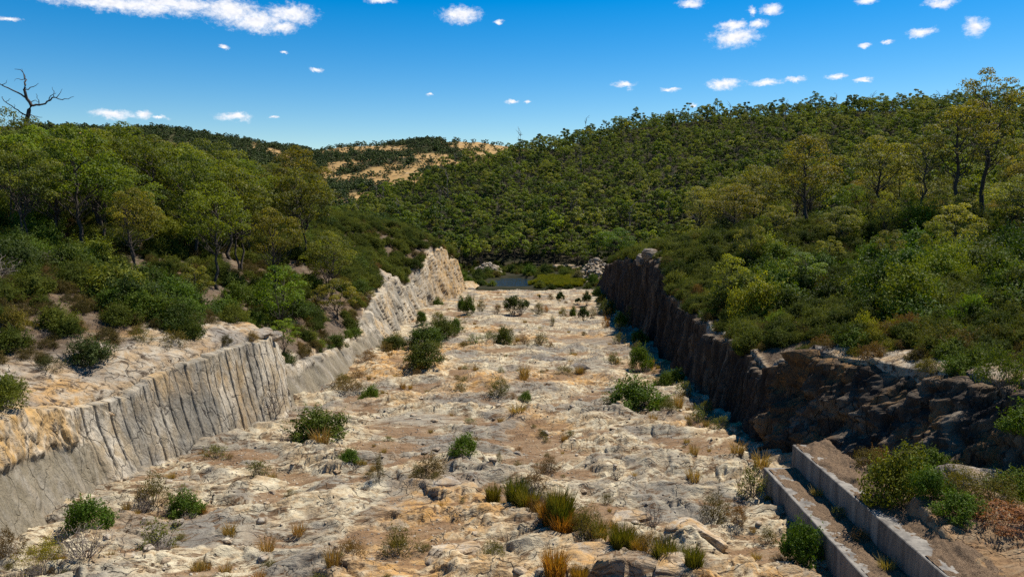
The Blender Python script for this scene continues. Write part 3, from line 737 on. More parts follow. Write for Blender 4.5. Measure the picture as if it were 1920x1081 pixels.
wall = bpy.data.objects.new('concrete_training_wall', None); COL.objects.link(wall)
wall.location = (0, 0, 0)
tag(wall, 'stepped grey concrete wall running along the right foot of the channel', 'concrete wall')
for a, b_ in [(5.3 + 3.6 * q, 5.3 + 3.6 * q + 3.582) for q in range(10)]:
    conc_step('lower_step', 11.77, 13.36, a, b_, 1.3, wall)
for a, b_ in [(5.45 + 3.6 * q, 5.45 + 3.6 * q + 3.582) for q in range(10)]:
    conc_step('upper_step', 13.36 + 0.004, 14.5, a, b_, 2.62, wall)
FLOOR_PLANTS = [
    (-16.22, 49.02, 4.58, 2.45, 'green', 'broad dark green shrub below the grooved pale rock face'),
    (-12.6, 43.67, 1.59, 0.99, 'green', 'small rounded green shrub just below the broad dark green shrub'),
    (-5.69, 45.27, 2.01, 1.41, 'green', 'green shrub in the brown hollow at the middle of the floor'),
    (-19.27, 36.23, 2.08, 1.54, 'green', 'bright green shrub beside a grey leafless one near the left wall'),
    (-20.95, 36.43, 2.25, 2.03, 'olive', 'loose olive shrub behind a bright green one near the left wall'),
    (-21.3, 35.63, 1.59, 1.3, 'dead', 'grey leafless shrub between the left wall and an olive shrub'),
    (-22.0, 32.44, 2.3, 1.91, 'green', 'dense green shrub at the foot of the smooth grey wall'),
    (-18.17, 31.76, 2.39, 1.57, 'sparse', 'thin leafy green shrub on pale rock at lower left'),
    (-21.46, 44.63, 1.94, 1.22, 'sparse', 'thin grey green shrub at the foot of the grooved rock face'),
    (-17.49, 41.67, 1.85, 1.33, 'sparse', 'sparse low shrub on pale rock left of the small rounded shrub'),
    (-21.94, 54.7, 2.89, 2.77, 'dead', 'bare twiggy grey bush against the end of the grooved face'),
    (-15.96, 62.42, 2.0, 1.46, 'green', 'small neat green shrub beside brown shrubs in the middle distance'),
    (-18.92, 65.38, 3.92, 1.74, 'brown', 'wide brownish shrub left of the small neat green shrub'),
    (-8.65, 66.14, 1.48, 1.61, 'olive', 'upright olive shrub alone on orange rock in mid floor'),
    (-2.54, 63.2, 1.31, 0.96, 'green', 'little round green shrub on orange rock in mid floor'),
    (-5.04, 65.47, 2.92, 1.98, 'olive', 'straggly olive shrub right of the upright olive one'),
    (-3.04, 72.81, 1.82, 1.64, 'tuft', 'straw coloured grass clump below the dark rock hollow'),
    (1.11, 77.33, 2.84, 1.16, 'olive', 'low olive shrub by the dark rock hollow'),
    (-13.9, 77.13, 4.83, 3.28, 'thick', 'front green shrub of the thicket along the left side'),
    (-20.31, 92.08, 3.99, 2.24, 'thick', 'dark low shrub at the left end of the thicket'),
    (-16.43, 93.33, 6.08, 3.38, 'thick', 'wide olive shrub in the middle of the thicket'),
    (-15.53, 101.02, 4.46, 3.34, 'thick', 'olive green shrub at the right side of the thicket'),
    (-15.39, 111.95, 3.12, 2.68, 'thick', 'round topped shrub at the upper right of the thicket'),
    (-21.68, 118.52, 2.27, 2.49, 'thick', 'small dark upright shrub at the back of the thicket'),
    (-19.17, 120.27, 3.0, 2.52, 'olive', 'brownish shrub at the back of the thicket'),
    (-25.41, 158.34, 2.78, 2.12, 'green', 'round green shrub at the foot of the far left cliff'),
    (-6.78, 97.53, 2.99, 2.76, 'thick', 'rounded green shrub on pale rock beside low grey shrubs'),
    (-10.7, 96.21, 3.39, 1.58, 'sparse', 'low spreading shrub left of the rounded green shrub'),
    (-9.06, 101.56, 3.26, 1.51, 'sparse', 'flat grey green shrub just behind the rounded green shrub'),
    (-2.01, 96.92, 3.11, 2.02, 'olive', 'brown tinged shrub right of the rounded green shrub'),
    (-4.25, 96.74, 2.12, 1.73, 'brown', 'dry brown shrub between two green ones on pale rock'),
    (6.6, 60.4, 5.33, 2.95, 'green', 'largest dark green shrub on the floor near the shaded wall'),
    (10.38, 70.04, 2.3, 1.92, 'thick', 'green shrub tucked behind the largest one near the shaded wall'),
    (8.89, 57.61, 1.82, 1.33, 'olive', 'olive shrub in front of the largest one near the shaded wall'),
    (10.4, 61.86, 1.49, 1.71, 'tuft', 'pale grass clump beside the largest green shrub'),
    (9.37, 81.28, 2.76, 3.18, 'green', 'small leafy sapling at the edge of the shaded wall'),
    (8.41, 97.77, 2.43, 2.33, 'sparse', 'thin shrub above the sapling by the shaded wall'),
    (6.71, 84.67, 2.49, 1.52, 'sparse', 'thin shrub left of the sapling by the shaded wall'),
    (12.13, 121.47, 3.18, 3.61, 'sparse', 'pale green shrub in the shade of the far right wall'),
    (-7.82, 137.03, 4.57, 4.05, 'dark', 'widest round topped shrub in the row across the far floor'),
    (-5.69, 143.41, 1.87, 2.33, 'dark', 'small ball shaped shrub right of the widest in the row'),
    (-16.14, 138.26, 2.82, 3.7, 'green', 'leafy green shrub at the left of the row across the floor'),
    (-18.33, 144.42, 2.31, 3.0, 'green', 'small leafy green shrub beside the left end of the row'),
    (-14.15, 140.51, 2.25, 2.92, 'olive', 'olive shrub second from the left end of the row'),
    (-10.79, 136.76, 1.98, 2.43, 'brown', 'brown shrub left of the widest in the row'),
    (-6.44, 137.15, 2.18, 2.23, 'dead', 'grey dead shrub right of the widest in the row'),
    (-3.07, 137.46, 3.18, 2.64, 'olive', 'pale olive shrub in the middle of the row'),
    (-1.71, 139.59, 1.21, 1.85, 'rust', 'rust coloured dead shrub in the middle of the row'),
    (-0.42, 120.38, 1.22, 1.96, 'olive', 'small stalked shrub standing in front of the row'),
    (1.06, 166.47, 2.16, 3.18, 'dark', 'dark stalked shrub near the lip of the floor'),
    (-1.16, 175.34, 1.77, 2.06, 'brown', 'brown shrub near the lip of the floor'),
    (-3.75, 178.33, 0.77, 1.31, 'dark', 'tiny dark shrub near the lip of the floor'),
    (6.71, 158.81, 2.75, 3.28, 'dark', 'dark shrub near the lip by the far right wall'),
    (4.96, 161.29, 1.63, 1.66, 'dark', 'small round shrub near the lip by the far right wall'),
    (1.45, 134.03, 1.55, 2.18, 'olive', 'thin olive shrub right of the middle of the row'),
    (3.19, 134.18, 1.55, 2.18, 'green', 'narrow green shrub right of the middle of the row'),
    (4.92, 128.94, 2.43, 2.86, 'dark', 'dark stalked shrub near the right end of the row'),
    (6.87, 134.52, 1.75, 2.39, 'olive', 'olive shrub at the right end of the row'),
    (9.18, 140.59, 3.46, 4.16, 'sparse', 'grey green shrub below the far right wall'),
    (8.09, 118.15, 1.89, 2.45, 'rust', 'yellow dead shrub at the edge of the far wall shade'),
    (-14.01, 76.16, 1.71, 1.16, 'tuft', 'dry grass at the foot of the thicket'),
    (-7.07, 41.3, 2.51, 1.84, 'brown', 'reddish brown shrub in the lower middle of the floor'),
    (-7.8, 41.06, 1.15, 1.18, 'olive', 'olive shrub against the reddish brown one'),
    (-9.82, 39.72, 0.82, 1.92, 'olive', 'tall narrow olive shrub left of the reddish brown one'),
    (-0.28, 43.26, 1.52, 1.28, 'brown', 'dark brown shrub on pale rock right of the brown hollow'),
    (-3.44, 44.97, 0.48, 0.98, 'olive', 'thin upright shrub just right of the brown hollow'),
    (3.56, 41.55, 1.09, 0.98, 'dead', 'grey twiggy shrub on rippled pale rock'),
    (2.79, 38.28, 0.83, 0.79, 'olive', 'small olive shrub on brown soil at lower middle'),
    (-0.98, 39.27, 1.58, 1.42, 'brown', 'dark shrub in the rock cleft above the grassy gully'),
    (-3.26, 38.44, 1.37, 1.16, 'rush', 'upright rush clump left of the grassy gully'),
    (8.07, 36.35, 1.91, 1.65, 'olive', 'straggly olive shrub left of the concrete ledge'),
    (10.81, 40.07, 2.1, 2.08, 'sparse', 'leafy grey green shrub at the end of the concrete ledge'),
    (9.02, 35.37, 1.31, 1.16, 'brown', 'brown shrub on the soil left of the concrete ledge'),
    (-2.64, 31.05, 1.45, 1.12, 'olive', 'grey olive shrub at bottom centre left of the gully'),
    (-6.8, 31.11, 2.18, 1.5, 'olive', 'wide olive shrub at bottom left of centre'),
    (-8.8, 30.53, 1.52, 1.14, 'brown', 'brown shrub left of the wide olive one at the bottom'),
    (-9.22, 29.19, 1.23, 1.1, 'tuft', 'dry grass clump at the bottom edge left of centre'),
    (-21.34, 28.55, 1.95, 1.42, 'yellow', 'yellow tinged shrub in the bottom left corner'),
    (-19.75, 28.96, 2.3, 1.57, 'dead', 'grey leafless shrub in the bottom left corner'),
    (-23.35, 29.04, 1.44, 1.77, 'brown', 'brown shrub at the left edge under the smooth wall'),
    (10.94, 31.83, 2.23, 2.17, 'bright', 'bright dense green shrub against the lower concrete wall'),
    (10.08, 34.13, 1.11, 1.02, 'olive', 'small olive shrub on soil beside the lower concrete wall'),
    (8.77, 46.04, 0.99, 0.87, 'tuft', 'straw grass clump left of the shaded wall foot'),
    (10.87, 55.4, 1.85, 1.46, 'sparse', 'light green shrub at the foot of the shaded wall'),
    (11.58, 53.12, 1.22, 1.08, 'sparse', 'thin shrub in shade at the foot of the dark wall'),
    (7.45, 55.15, 1.0, 0.85, 'tuft', 'straw grass clump below the largest green shrub'),
    (-2.91, 56.94, 2.55, 0.61, 'tuft', 'flat grass patch in a hollow of pale rock'),
    (-6.51, 55.3, 1.08, 0.59, 'sparse', 'small low green plant on the dark smooth slab'),
    (-11.02, 43.35, 0.68, 0.63, 'tuft', 'thin straw grass by the small rounded shrub'),
    (8.06, 42.14, 1.31, 0.87, 'tuft', 'dry grass on rippled rock right of centre'),
    (4.9, 35.43, 1.4, 1.14, 'dead', 'grey dead shrub on soil right of the gully'),
    (-12.14, 33.29, 1.11, 0.68, 'tuft', 'pale grass on brown soil at lower left of centre'),
    (-12.73, 30.83, 1.32, 0.81, 'tuft', 'dry grass on pale rock at the bottom left'),
    (-15.43, 33.07, 1.14, 0.7, 'tuft', 'dry grass beside the thin leafy green shrub'),
    (-0.11, 34.25, 1.07, 0.67, 'rush', 'clump of green and straw rushes in the diagonal gully'),
    (2.81, 31.68, 1.15, 0.96, 'rush', 'clump of green and straw rushes in the diagonal gully'),
    (0.32, 34.32, 2.04, 1.27, 'rush', 'clump of green and straw rushes in the diagonal gully'),
    (3.66, 31.73, 1.25, 1.08, 'rush', 'clump of green and straw rushes in the diagonal gully'),
    (4.73, 30.41, 1.76, 1.32, 'rush', 'clump of green and straw rushes in the diagonal gully'),
    (1.36, 33.43, 1.05, 1.05, 'rush', 'clump of green and straw rushes in the diagonal gully'),
    (5.72, 30.25, 1.48, 1.44, 'rush', 'clump of green and straw rushes in the diagonal gully'),
    (5.53, 30.22, 1.19, 0.94, 'olive', 'olive shrub among the rushes of the diagonal gully'),
    (-0.02, 33.75, 1.01, 0.88, 'rush', 'clump of green and straw rushes in the diagonal gully'),
    (0.6, 33.83, 1.12, 1.0, 'rush', 'clump of green and straw rushes in the diagonal gully'),
    (-1.1, 36.05, 1.34, 1.02, 'rushdry', 'dry orange rush clump among the green ones in the gully'),
    (4.56, 30.62, 1.0, 0.64, 'rush', 'clump of green and straw rushes in the diagonal gully'),
    (0.3, 34.05, 1.1, 1.1, 'rush', 'clump of green and straw rushes in the diagonal gully'),
    (0.34, 33.88, 1.97, 1.97, 'rush', 'clump of green and straw rushes in the diagonal gully'),
    (4.95, 31.32, 1.25, 0.84, 'rush', 'clump of green and straw rushes in the diagonal gully'),
    (4.08, 31.0, 1.76, 1.29, 'brown', 'brown shrub among the rushes of the diagonal gully'),
    (-0.28, 35.07, 1.68, 1.14, 'rushdry', 'dry orange rush clump among the green ones in the gully'),
    (3.12, 32.11, 1.77, 1.34, 'rush', 'clump of green and straw rushes in the diagonal gully'),
    (0.38, 33.1, 1.95, 1.29, 'rushdry', 'dry orange rush clump among the green ones in the gully'),
    (-1.27, 36.16, 1.74, 1.45, 'rush', 'clump of green and straw rushes in the diagonal gully'),
    (3.22, 32.51, 1.51, 1.4, 'tuft', 'pale grass clump among the rushes of the diagonal gully'),
    (2.05, 33.08, 1.43, 1.16, 'rush', 'clump of green and straw rushes in the diagonal gully'),
    (-0.02, 34.07, 1.91, 1.55, 'rushdry', 'dry orange rush clump among the green ones in the gully'),
    (-1.95, 37.17, 1.98, 1.55, 'rush', 'clump of green and straw rushes in the diagonal gully'),
    (0.28, 33.43, 1.58, 1.61, 'rush', 'clump of green and straw rushes in the diagonal gully'),
    (1.92, 32.89, 1.73, 1.09, 'tuft', 'pale grass clump among the rushes of the diagonal gully'),
    (1.45, 32.61, 1.91, 1.89, 'olive', 'olive shrub among the rushes of the diagonal gully'),
    (1.17, 33.02, 1.29, 1.01, 'brown', 'brown shrub among the rushes of the diagonal gully'),
    (0.2, 33.93, 2.0, 2.01, 'rush', 'clump of green and straw rushes in the diagonal gully'),
    (-0.97, 35.46, 1.22, 0.95, 'brown', 'brown shrub among the rushes of the diagonal gully'),
    (3.82, 31.94, 0.99, 0.67, 'tuft', 'pale grass clump among the rushes of the diagonal gully'),
    (3.76, 31.26, 1.14, 0.7, 'rushdry', 'dry orange rush clump among the green ones in the gully'),
    (5.74, 29.38, 1.27, 1.18, 'rush', 'clump of green and straw rushes in the diagonal gully'),
    (1.29, 33.71, 1.14, 0.98, 'rush', 'clump of green and straw rushes in the diagonal gully'),
    (0.06, 29.16, 1.66, 1.21, 'rushdry', 'orange tinged rush clump at the bottom edge'),
    (1.04, 29.03, 1.18, 0.96, 'rushdry', 'orange tinged rush clump at the bottom edge'),
]

# ------------------------------------------------------------------ plants: builders
def rand_dirs(r, n):
    v = r.normal(size=(n, 3)); return v / (np.linalg.norm(v, axis=1, keepdims=True) + 1e-9)


def leaf_quads(r, C, size, aspect=0.5, up=0.0, outward=None, droop=0.0):
    """one rhombic leaf (or spray) at every centre; returns V, F"""
    n = len(C)
    if outward is not None:
        Nn = outward * 0.8 + rand_dirs(r, n) * 0.75
        Nn[:, 2] += 0.30
    else:
        Nn = rand_dirs(r, n)
    Nn /= np.linalg.norm(Nn, axis=1, keepdims=True) + 1e-9
    A = np.cross(Nn, rand_dirs(r, n)); A[:, 2] += up * 0.6 - droop * 0.6
    A /= np.linalg.norm(A, axis=1, keepdims=True) + 1e-9
    B = np.cross(A, Nn); B /= np.linalg.norm(B, axis=1, keepdims=True) + 1e-9
    L = (size * r.uniform(0.6, 1.4, n))[:, None]
    V = np.stack([C - A * L * 0.5, C + B * L * 0.5 * aspect, C + A * L * 0.5, C - B * L * 0.5 * aspect], 1).reshape(-1, 3)
    F = np.arange(n * 4).reshape(-1, 4)
    return V, F


def bend(r, a, b, n, wob):
    t = np.linspace(0, 1, n)[:, None]
    P = a + (b - a) * t
    w = r.normal(size=(n, 3)) * wob * np.linalg.norm(b - a); w[0] = 0; w[-1] = 0
    return P + w


def tree_mesh(name, seed, H, Rx, trunk_frac, nclump, leaves, lsize, rad, stems=1, lean=0.0, bark=None, leafmat=None, shape=1.0, open_=0.0, k=6, clr=None):
    """trunk mesh and crown mesh of one tree standing on z = 0"""
    r = np.random.default_rng(seed)
    hb = H * trunk_frac
    ch = H - hb
    # clump centres over the upper shell of the crown
    cs = []
    tries = 0
    while len(cs) < nclump and tries < 4000:
        tries += 1
        d = rand_dirs(r, 1)[0]
        q = r.uniform(0.45, 1.0) ** 0.6
        if d[2] < -0.75: continue
        c = np.array([d[0] * Rx * q, d[1] * Rx * q, hb + ch * 0.48 + d[2] * ch * 0.5 * q])
        rf = 1.0 - 0.35 * max(0, (c[2] - hb - ch * 0.5) / (ch * 0.5)) * shape
        c[:2] *= rf
        if all(np.linalg.norm(c - o_) > Rx * (0.33 + 0.10 * open_) for o_ in cs): cs.append(c)
    cs = np.array(cs)
    tubes = []
    bases = [np.array([r.uniform(-.25, .25) * (stems > 1), r.uniform(-.25, .25) * (stems > 1), -0.3]) for _ in range(stems)]
    tops = []
    for b0 in bases:
        tp = np.array([r.uniform(-1, 1) * Rx * (0.12 + 0.25 * (stems > 1)) + lean, r.uniform(-1, 1) * Rx * (0.12 + 0.25 * (stems > 1)), hb + ch * r.uniform(0.45, 0.6)])
        P = bend(r, b0, tp, 8, 0.022)
        tubes.append(tube(P, np.linspace(rad, rad * 0.38, 8) * (1.25 if stems == 1 else 0.85) * np.concatenate([[1.35], np.ones(7)]), k))
        tops.append(P)
    for c in cs:
        P = tops[int(r.integers(len(tops)))]
        zz = P[:, 2]
        # leave the trunk below the clump
        want = max(hb * 0.75, c[2] - np.linalg.norm(c[:2]) * r.uniform(0.7, 1.2) - 0.1 * ch)
        a = np.array([np.interp(want, zz, P[:, i_]) for i_ in range(3)])
        Q = bend(r, a, c, 5, 0.07); Q[1:4, 2] += np.array([-.02, -.03, -.01]) * np.linalg.norm(c - a)
        tubes.append(tube(Q, np.linspace(rad * 0.34, rad * 0.09, 5), 4))
    tv, tf = merge(tubes)
    tme = mesh_np(name + '_trunk', tv, tf, bark or M_BARK, True)
    # leaves
    per = leaves // max(1, len(cs))
    LV, LF, var, n0 = [], [], [], 0
    for c in cs:
        cr = Rx * r.uniform(0.24, 0.36) * (1 - 0.1 * open_)
        m_ = int(per * r.uniform(0.7, 1.3))
        d = rand_dirs(r, m_)
        q = r.uniform(0.3, 1.0, m_) ** 0.45
        flip = (d[:, 2] < 0) & (r.random(m_) < 0.7)
        d[flip, 2] *= -1
        C = c + d * (q * cr)[:, None] * np.array([1.0, 1.0, 0.72]) * r.uniform(0.85, 1.15, 3)
        v, f = leaf_quads(r, C, lsize, 0.55, 0.0, d, 0.35)
        LV.append(v); LF.append(f + n0); n0 += len(v)
        vv = np.clip(r.uniform(0.05, 0.85) + r.normal(0, 0.16, m_), 0, 0.9)
        vv[r.random(m_) < 0.02] = 1.0
        var.append(np.repeat(vv, 4))
    cme = mesh_np(name + '_crown', np.concatenate(LV), np.concatenate(LF), leafmat or M_LEAF, False, {'var': np.concatenate(var)})
    return tme, cme


def shrub_mesh(name, seed, W_, H, leaves, lsize, clumps=14, aspect=0.45, up=0.5, stems=10, mat=None, fill=0.5, flat=0.25, stemmat=None, stalk=0.0):
    """one shrub: stems and leaves in one mesh; half-ellipsoid outline broken into clumps"""
    r = np.random.default_rng(seed)
    ga = math.pi * (3 - math.sqrt(5))
    LV, var = [], []
    cs = []
    for i_ in range(clumps):
        zf = (i_ + 0.5) / clumps
        a = i_ * ga + r.uniform(-.4, .4)
        rr_ = math.sqrt(max(0.0, 1 - zf ** 1.7)) * r.uniform(0.35, 0.95)
        cs.append((rr_ * math.cos(a) * W_ / 2, rr_ * math.sin(a) * W_ / 2, H * (stalk + (1 - stalk) * (0.10 + 0.72 * zf * r.uniform(0.6, 1.15)))))
    cs.append((0, 0, H * (0.5 + 0.5 * stalk)))
    cs = np.array(cs)
    per = leaves // len(cs)
    for c in cs:
        m_ = int(per * r.uniform(0.6, 1.4))
        d = rand_dirs(r, m_)
        q = r.uniform(fill * 0.3, 1.0, m_) ** 0.5
        cr = W_ * r.uniform(0.11, 0.23)
        C = c + d * (q * cr)[:, None] * np.array([1, 1, min(1.0, H / W_ * 1.2)])
        C[:, 2] = np.maximum(C[:, 2], 0.03)
        v, f = leaf_quads(r, C, lsize, aspect, up, d)
        LV.append(v)
        vv = np.clip(r.uniform(0.15, 0.8) + r.normal(0, 0.15, m_), 0, 0.9); vv[r.random(m_) < 0.02] = 1.0
        var.append(np.repeat(vv, 4))
    for i_ in range(int(leaves * 0.018)):   # shoots sticking out of the outline
        c = cs[int(r.integers(len(cs)))]
        d = rand_dirs(r, 1)[0]; d[2] = abs(d[2]) * 0.9 + 0.15; d[:2] += c[:2] / (W_ * 0.5) * 0.7; d /= np.linalg.norm(d)
        m_ = 14
        s0 = W_ * r.uniform(0.16, 0.30)
        q = np.linspace(0.35, 1.0, m_)
        C = c + d * (q * s0)[:, None] + r.normal(0, 0.012 * W_, (m_, 3))
        C[:, 2] = np.maximum(C[:, 2], 0.03)
        v, f = leaf_quads(r, C, lsize, aspect, up, np.repeat(d[None], m_, 0))
        LV.append(v); var.append(np.repeat(np.clip(r.uniform(0.3, 0.9) + r.normal(0, .1, m_), 0, 0.9), 4))
    LV = np.concatenate(LV); LF = np.arange(len(LV)).reshape(-1, 4); var = np.concatenate(var)
    me_parts = []
    for i_ in range(stems):
        c = cs[int(r.integers(len(cs)))] * np.array([1, 1, 0.95])
        me_parts.append(tube(bend(r, np.array([r.normal(0, .04) * W_, r.normal(0, .04) * W_, -0.15]), c, 5, 0.06), np.linspace(0.030, 0.008, 5) * max(0.5, H / 1.6), 4))
    if me_parts:
        sv, sf = merge(me_parts)
        V_ = np.concatenate([LV, sv]); F_ = np.concatenate([LF, sf + len(LV)])
        var = np.concatenate([var, np.zeros(len(sv))])
    else:
        V_, F_ = LV, LF
    me = mesh_np(name, V_, F_, mat or M_SHRUB, False, {'var': var})
    if me_parts:
        me.materials.append(stemmat or M_BARK)
        mi = np.zeros(len(F_), dtype=np.int32); mi[len(LF):] = 1
        me.polygons.foreach_set('material_index', mi)
    return me


def twig_mesh(name, seed, W_, H, n=60, mat=None):
    """leafless bush of forked twigs"""
    r = np.random.default_rng(seed)
    parts = []
    for i_ in range(n // 4):
        a = r.uniform(0, 2 * math.pi); q = math.sqrt(r.random()) * W_ / 2
        tip = np.array([math.cos(a) * q, math.sin(a) * q, H * (1 - 0.5 * (2 * q / W_) ** 2) * r.uniform(0.7, 1.0)])
        P = bend(r, np.array([0.0, 0, -0.1]), tip, 5, 0.05)
        parts.append(tube(P, np.linspace(0.02, 0.008, 5), 3))
        for _ in range(5):
            b0 = P[int(r.integers(2, 5))]
            d = rand_dirs(r, 1)[0] * 0.28 * W_; d[2] = abs(d[2]) * 0.9
            parts.append(tube(bend(r, b0, b0 + d * r.uniform(.5, 1.1), 4, 0.06), np.linspace(0.011, 0.005, 4), 3))
    v, f = merge(parts)
    return mesh_np(name, v, f, mat or M_TWIG, False, {'var': np.full(len(v), 0.4)})


def twig_tree(name, seed):
    """bare dead tree for the forest"""
    r = np.random.default_rng(seed)
    P = bend(r, np.array([0.0, 0, -0.3]), np.array([0.6, 0.3, 10.5]), 8, 0.02)
    parts = [tube(P, np.linspace(0.22, 0.05, 8), 4)]
    for _ in range(9):
        b0 = P[int(r.integers(3, 8))]; d = rand_dirs(r, 1)[0]; d[2] = abs(d[2]) + 0.3
        e = b0 + d * r.uniform(1.0, 2.6)
        parts.append(tube(bend(r, b0, e, 4, 0.06), np.linspace(0.10, 0.04, 4), 3))
        parts.append(tube(bend(r, (b0 + e) / 2, (b0 + e) / 2 + rand_dirs(r, 1)[0] * 0.9 + np.array([0, 0, .5]), 3, 0.05), np.linspace(0.06, 0.03, 3), 3))
    v, f = merge(parts)
    return mesh_np(name, v, f, M_TWIG, True, {'var': np.zeros(len(v))})


def tuft_mesh(name, seed, W_, H, n=160, wid=0.02, spread=0.6):
    """grass or rush clump: bent blades"""
    r = np.random.default_rng(seed)
    a = r.uniform(0, 2 * math.pi, n); q = np.sqrt(r.random(n)) * W_ / 2
    b = np.stack([np.cos(a) * q * 0.6, np.sin(a) * q * 0.6, np.full(n, -0.05)], -1)
    a2 = a + r.normal(0, 0.6, n)
    out = spread * H * r.uniform(0.1, 1.0, n)
    h = H * r.uniform(0.5, 1.05, n)
    tip = b + np.stack([np.cos(a2) * out, np.sin(a2) * out, h], -1)
    mid = b + (tip - b) * 0.55 + np.stack([-np.cos(a2) * out * 0.18, -np.sin(a2) * out * 0.18, h * 0.08], -1)
    s_ = rand_dirs(r, n); s_[:, 2] = 0; s_ /= np.linalg.norm(s_, axis=1, keepdims=True) + 1e-9
    V_ = np.stack([b - s_ * wid, b + s_ * wid, mid + s_ * wid * 0.8, mid - s_ * wid * 0.8, tip + s_ * wid * .15, tip - s_ * wid * .15], 1).reshape(-1, 3)
    i_ = np.arange(n)[:, None] * 6
    F_ = np.concatenate([i_ + np.array([[0, 1, 2, 3]]), i_ + np.array([[3, 2, 4, 5]])], 0)
    var = np.repeat(np.clip(r.normal(0.5, 0.3, n), 0, 0.9), 6)
    return mesh_np(name, V_, F_, M_GRASS, False, {'var': var})


PR = random.Random(77)


def pick(seq): return seq[PR.randrange(len(seq))]


def jit(c, a=0.18):
    f = 1 + PR.uniform(-a, a)
    return tuple(max(0.0, v * f * (1 + PR.uniform(-a * .5, a * .5))) for v in c)


# colours of the plants
G_DARK = (0.034, 0.056, 0.009); G_GREEN = (0.054, 0.090, 0.010); G_MID = (0.092, 0.128, 0.015); G_BRIGHT = (0.100, 0.155, 0.012)
G_OLIVE = (0.090, 0.080, 0.024); G_GREY = (0.085, 0.095, 0.040); G_BROWN = (0.115, 0.072, 0.032); G_GOLD = (0.140, 0.130, 0.020)
G_YELLOW = (0.19, 0.17, 0.015); G_RUST = (0.26, 0.13, 0.045); G_STRAW = (0.22, 0.17, 0.075)

# prototypes (shared mesh data)
S_GREEN = [shrub_mesh('green_shrub_mesh', 100 + i, 2.0, 1.15, 6000, 0.075, 26, 0.5, 0.35, 8) for i in range(4)]
S_THICK = [shrub_mesh('thicket_shrub_mesh', 120 + i, 4.0, 2.3, 7000, 0.15, 34, 0.42, 0.45, 10) for i in range(5)]
S_SPARSE = [shrub_mesh('sparse_shrub_mesh', 140 + i, 2.0, 1.2, 1000, 0.08, 16, 0.5, 0.3, 22, stemmat=M_TWIG) for i in range(3)]
S_OLIVE = [shrub_mesh('olive_shrub_mesh', 160 + i, 2.0, 1.25, 2600, 0.07, 16, 0.32, 0.9, 18, stemmat=M_TWIG) for i in range(4)]
S_BALL = [shrub_mesh('stalked_shrub_mesh', 180 + i, 2.0, 2.1, 3000, 0.13, 18, 0.5, 0.3, 7, stalk=0.32) for i in range(3)]
S_HEATH = [shrub_mesh('heath_shrub_mesh', 200 + i, 2.6, 1.5, 3200, 0.13, 20, 0.25, 1.1, 14, stemmat=M_TWIG) for i in range(4)]
S_DEAD = [twig_mesh('dead_shrub_mesh', 220 + i, 2.0, 1.4, 110) for i in range(3)]
S_TUFT = [tuft_mesh('grass_tuft_mesh', 240 + i, 1.0, 0.75, 150, 0.012, 0.7) for i in range(3)]
S_RUSH = [tuft_mesh('rush_clump_mesh', 260 + i, 1.4, 1.2, 420, 0.016, 0.45) for i in range(3)]
DIM = {}
for lst, w_, h_ in ((S_GREEN, 2.1, 1.2), (S_THICK, 4.3, 2.5), (S_SPARSE, 2.1, 1.25), (S_OLIVE, 2.1, 1.35), (S_BALL, 2.2, 2.3), (S_HEATH, 2.8, 1.7), (S_DEAD, 2.0, 1.4), (S_TUFT, 1.3, 0.75), (S_RUSH, 1.8, 1.2)):
    for m_ in lst: DIM[m_.name] = (w_, h_)

KIND = {'green': (S_GREEN, G_GREEN, 'leafy_shrub', 'shrub'), 'bright': (S_GREEN, (0.045, 0.088, 0.010), 'leafy_shrub', 'shrub'), 'thick': (S_THICK, (0.050, 0.075, 0.012), 'leafy_shrub', 'shrub'), 'dark': (S_BALL, G_DARK, 'round_shrub', 'shrub'),
        'olive': (S_OLIVE, G_OLIVE, 'olive_shrub', 'shrub'), 'sparse': (S_SPARSE, G_GREY, 'thin_shrub', 'shrub'), 'brown': (S_OLIVE, G_BROWN, 'dry_shrub', 'shrub'),
        'yellow': (S_OLIVE, G_YELLOW, 'yellow_shrub', 'shrub'), 'rust': (S_OLIVE, G_RUST, 'dry_shrub', 'shrub'), 'dead': (S_DEAD, G_BROWN, 'dead_shrub', 'shrub'),
        'tuft': (S_TUFT, G_STRAW, 'grass_clump', 'grass clump'), 'rush': (S_RUSH, (0.105, 0.115, 0.018), 'rush_clump', 'rushes'), 'rushdry': (S_RUSH, (0.24, 0.15, 0.03), 'rush_clump', 'rushes')}


def put(kind, x, y, z, w, h, label, group=None, color=None, meshes=None, name=None):
    lst, c, nm, cat = KIND[kind]
    me = pick(meshes or lst)
    dw, dh = DIM[me.name]
    o = obj(name or nm, me, None, (x, y, z), PR.uniform(0, 6.28), (w / dw, w / dw, h / dh), jit(color or c))
    return tag(o, label, cat, group)


for (x, y, w, h, kind, label) in FLOOR_PLANTS:
    z = float(floor_z(x, y))
    grp = 'rushes along the gully' if kind in ('rush', 'rushdry') else ('shrubs and grass on the rock floor')
    if y < 60 and kind == 'green': put(kind, x, y, z - 0.05, w, h, label, grp)
    else: put(kind, x, y, z - 0.05, w, h, label, grp)

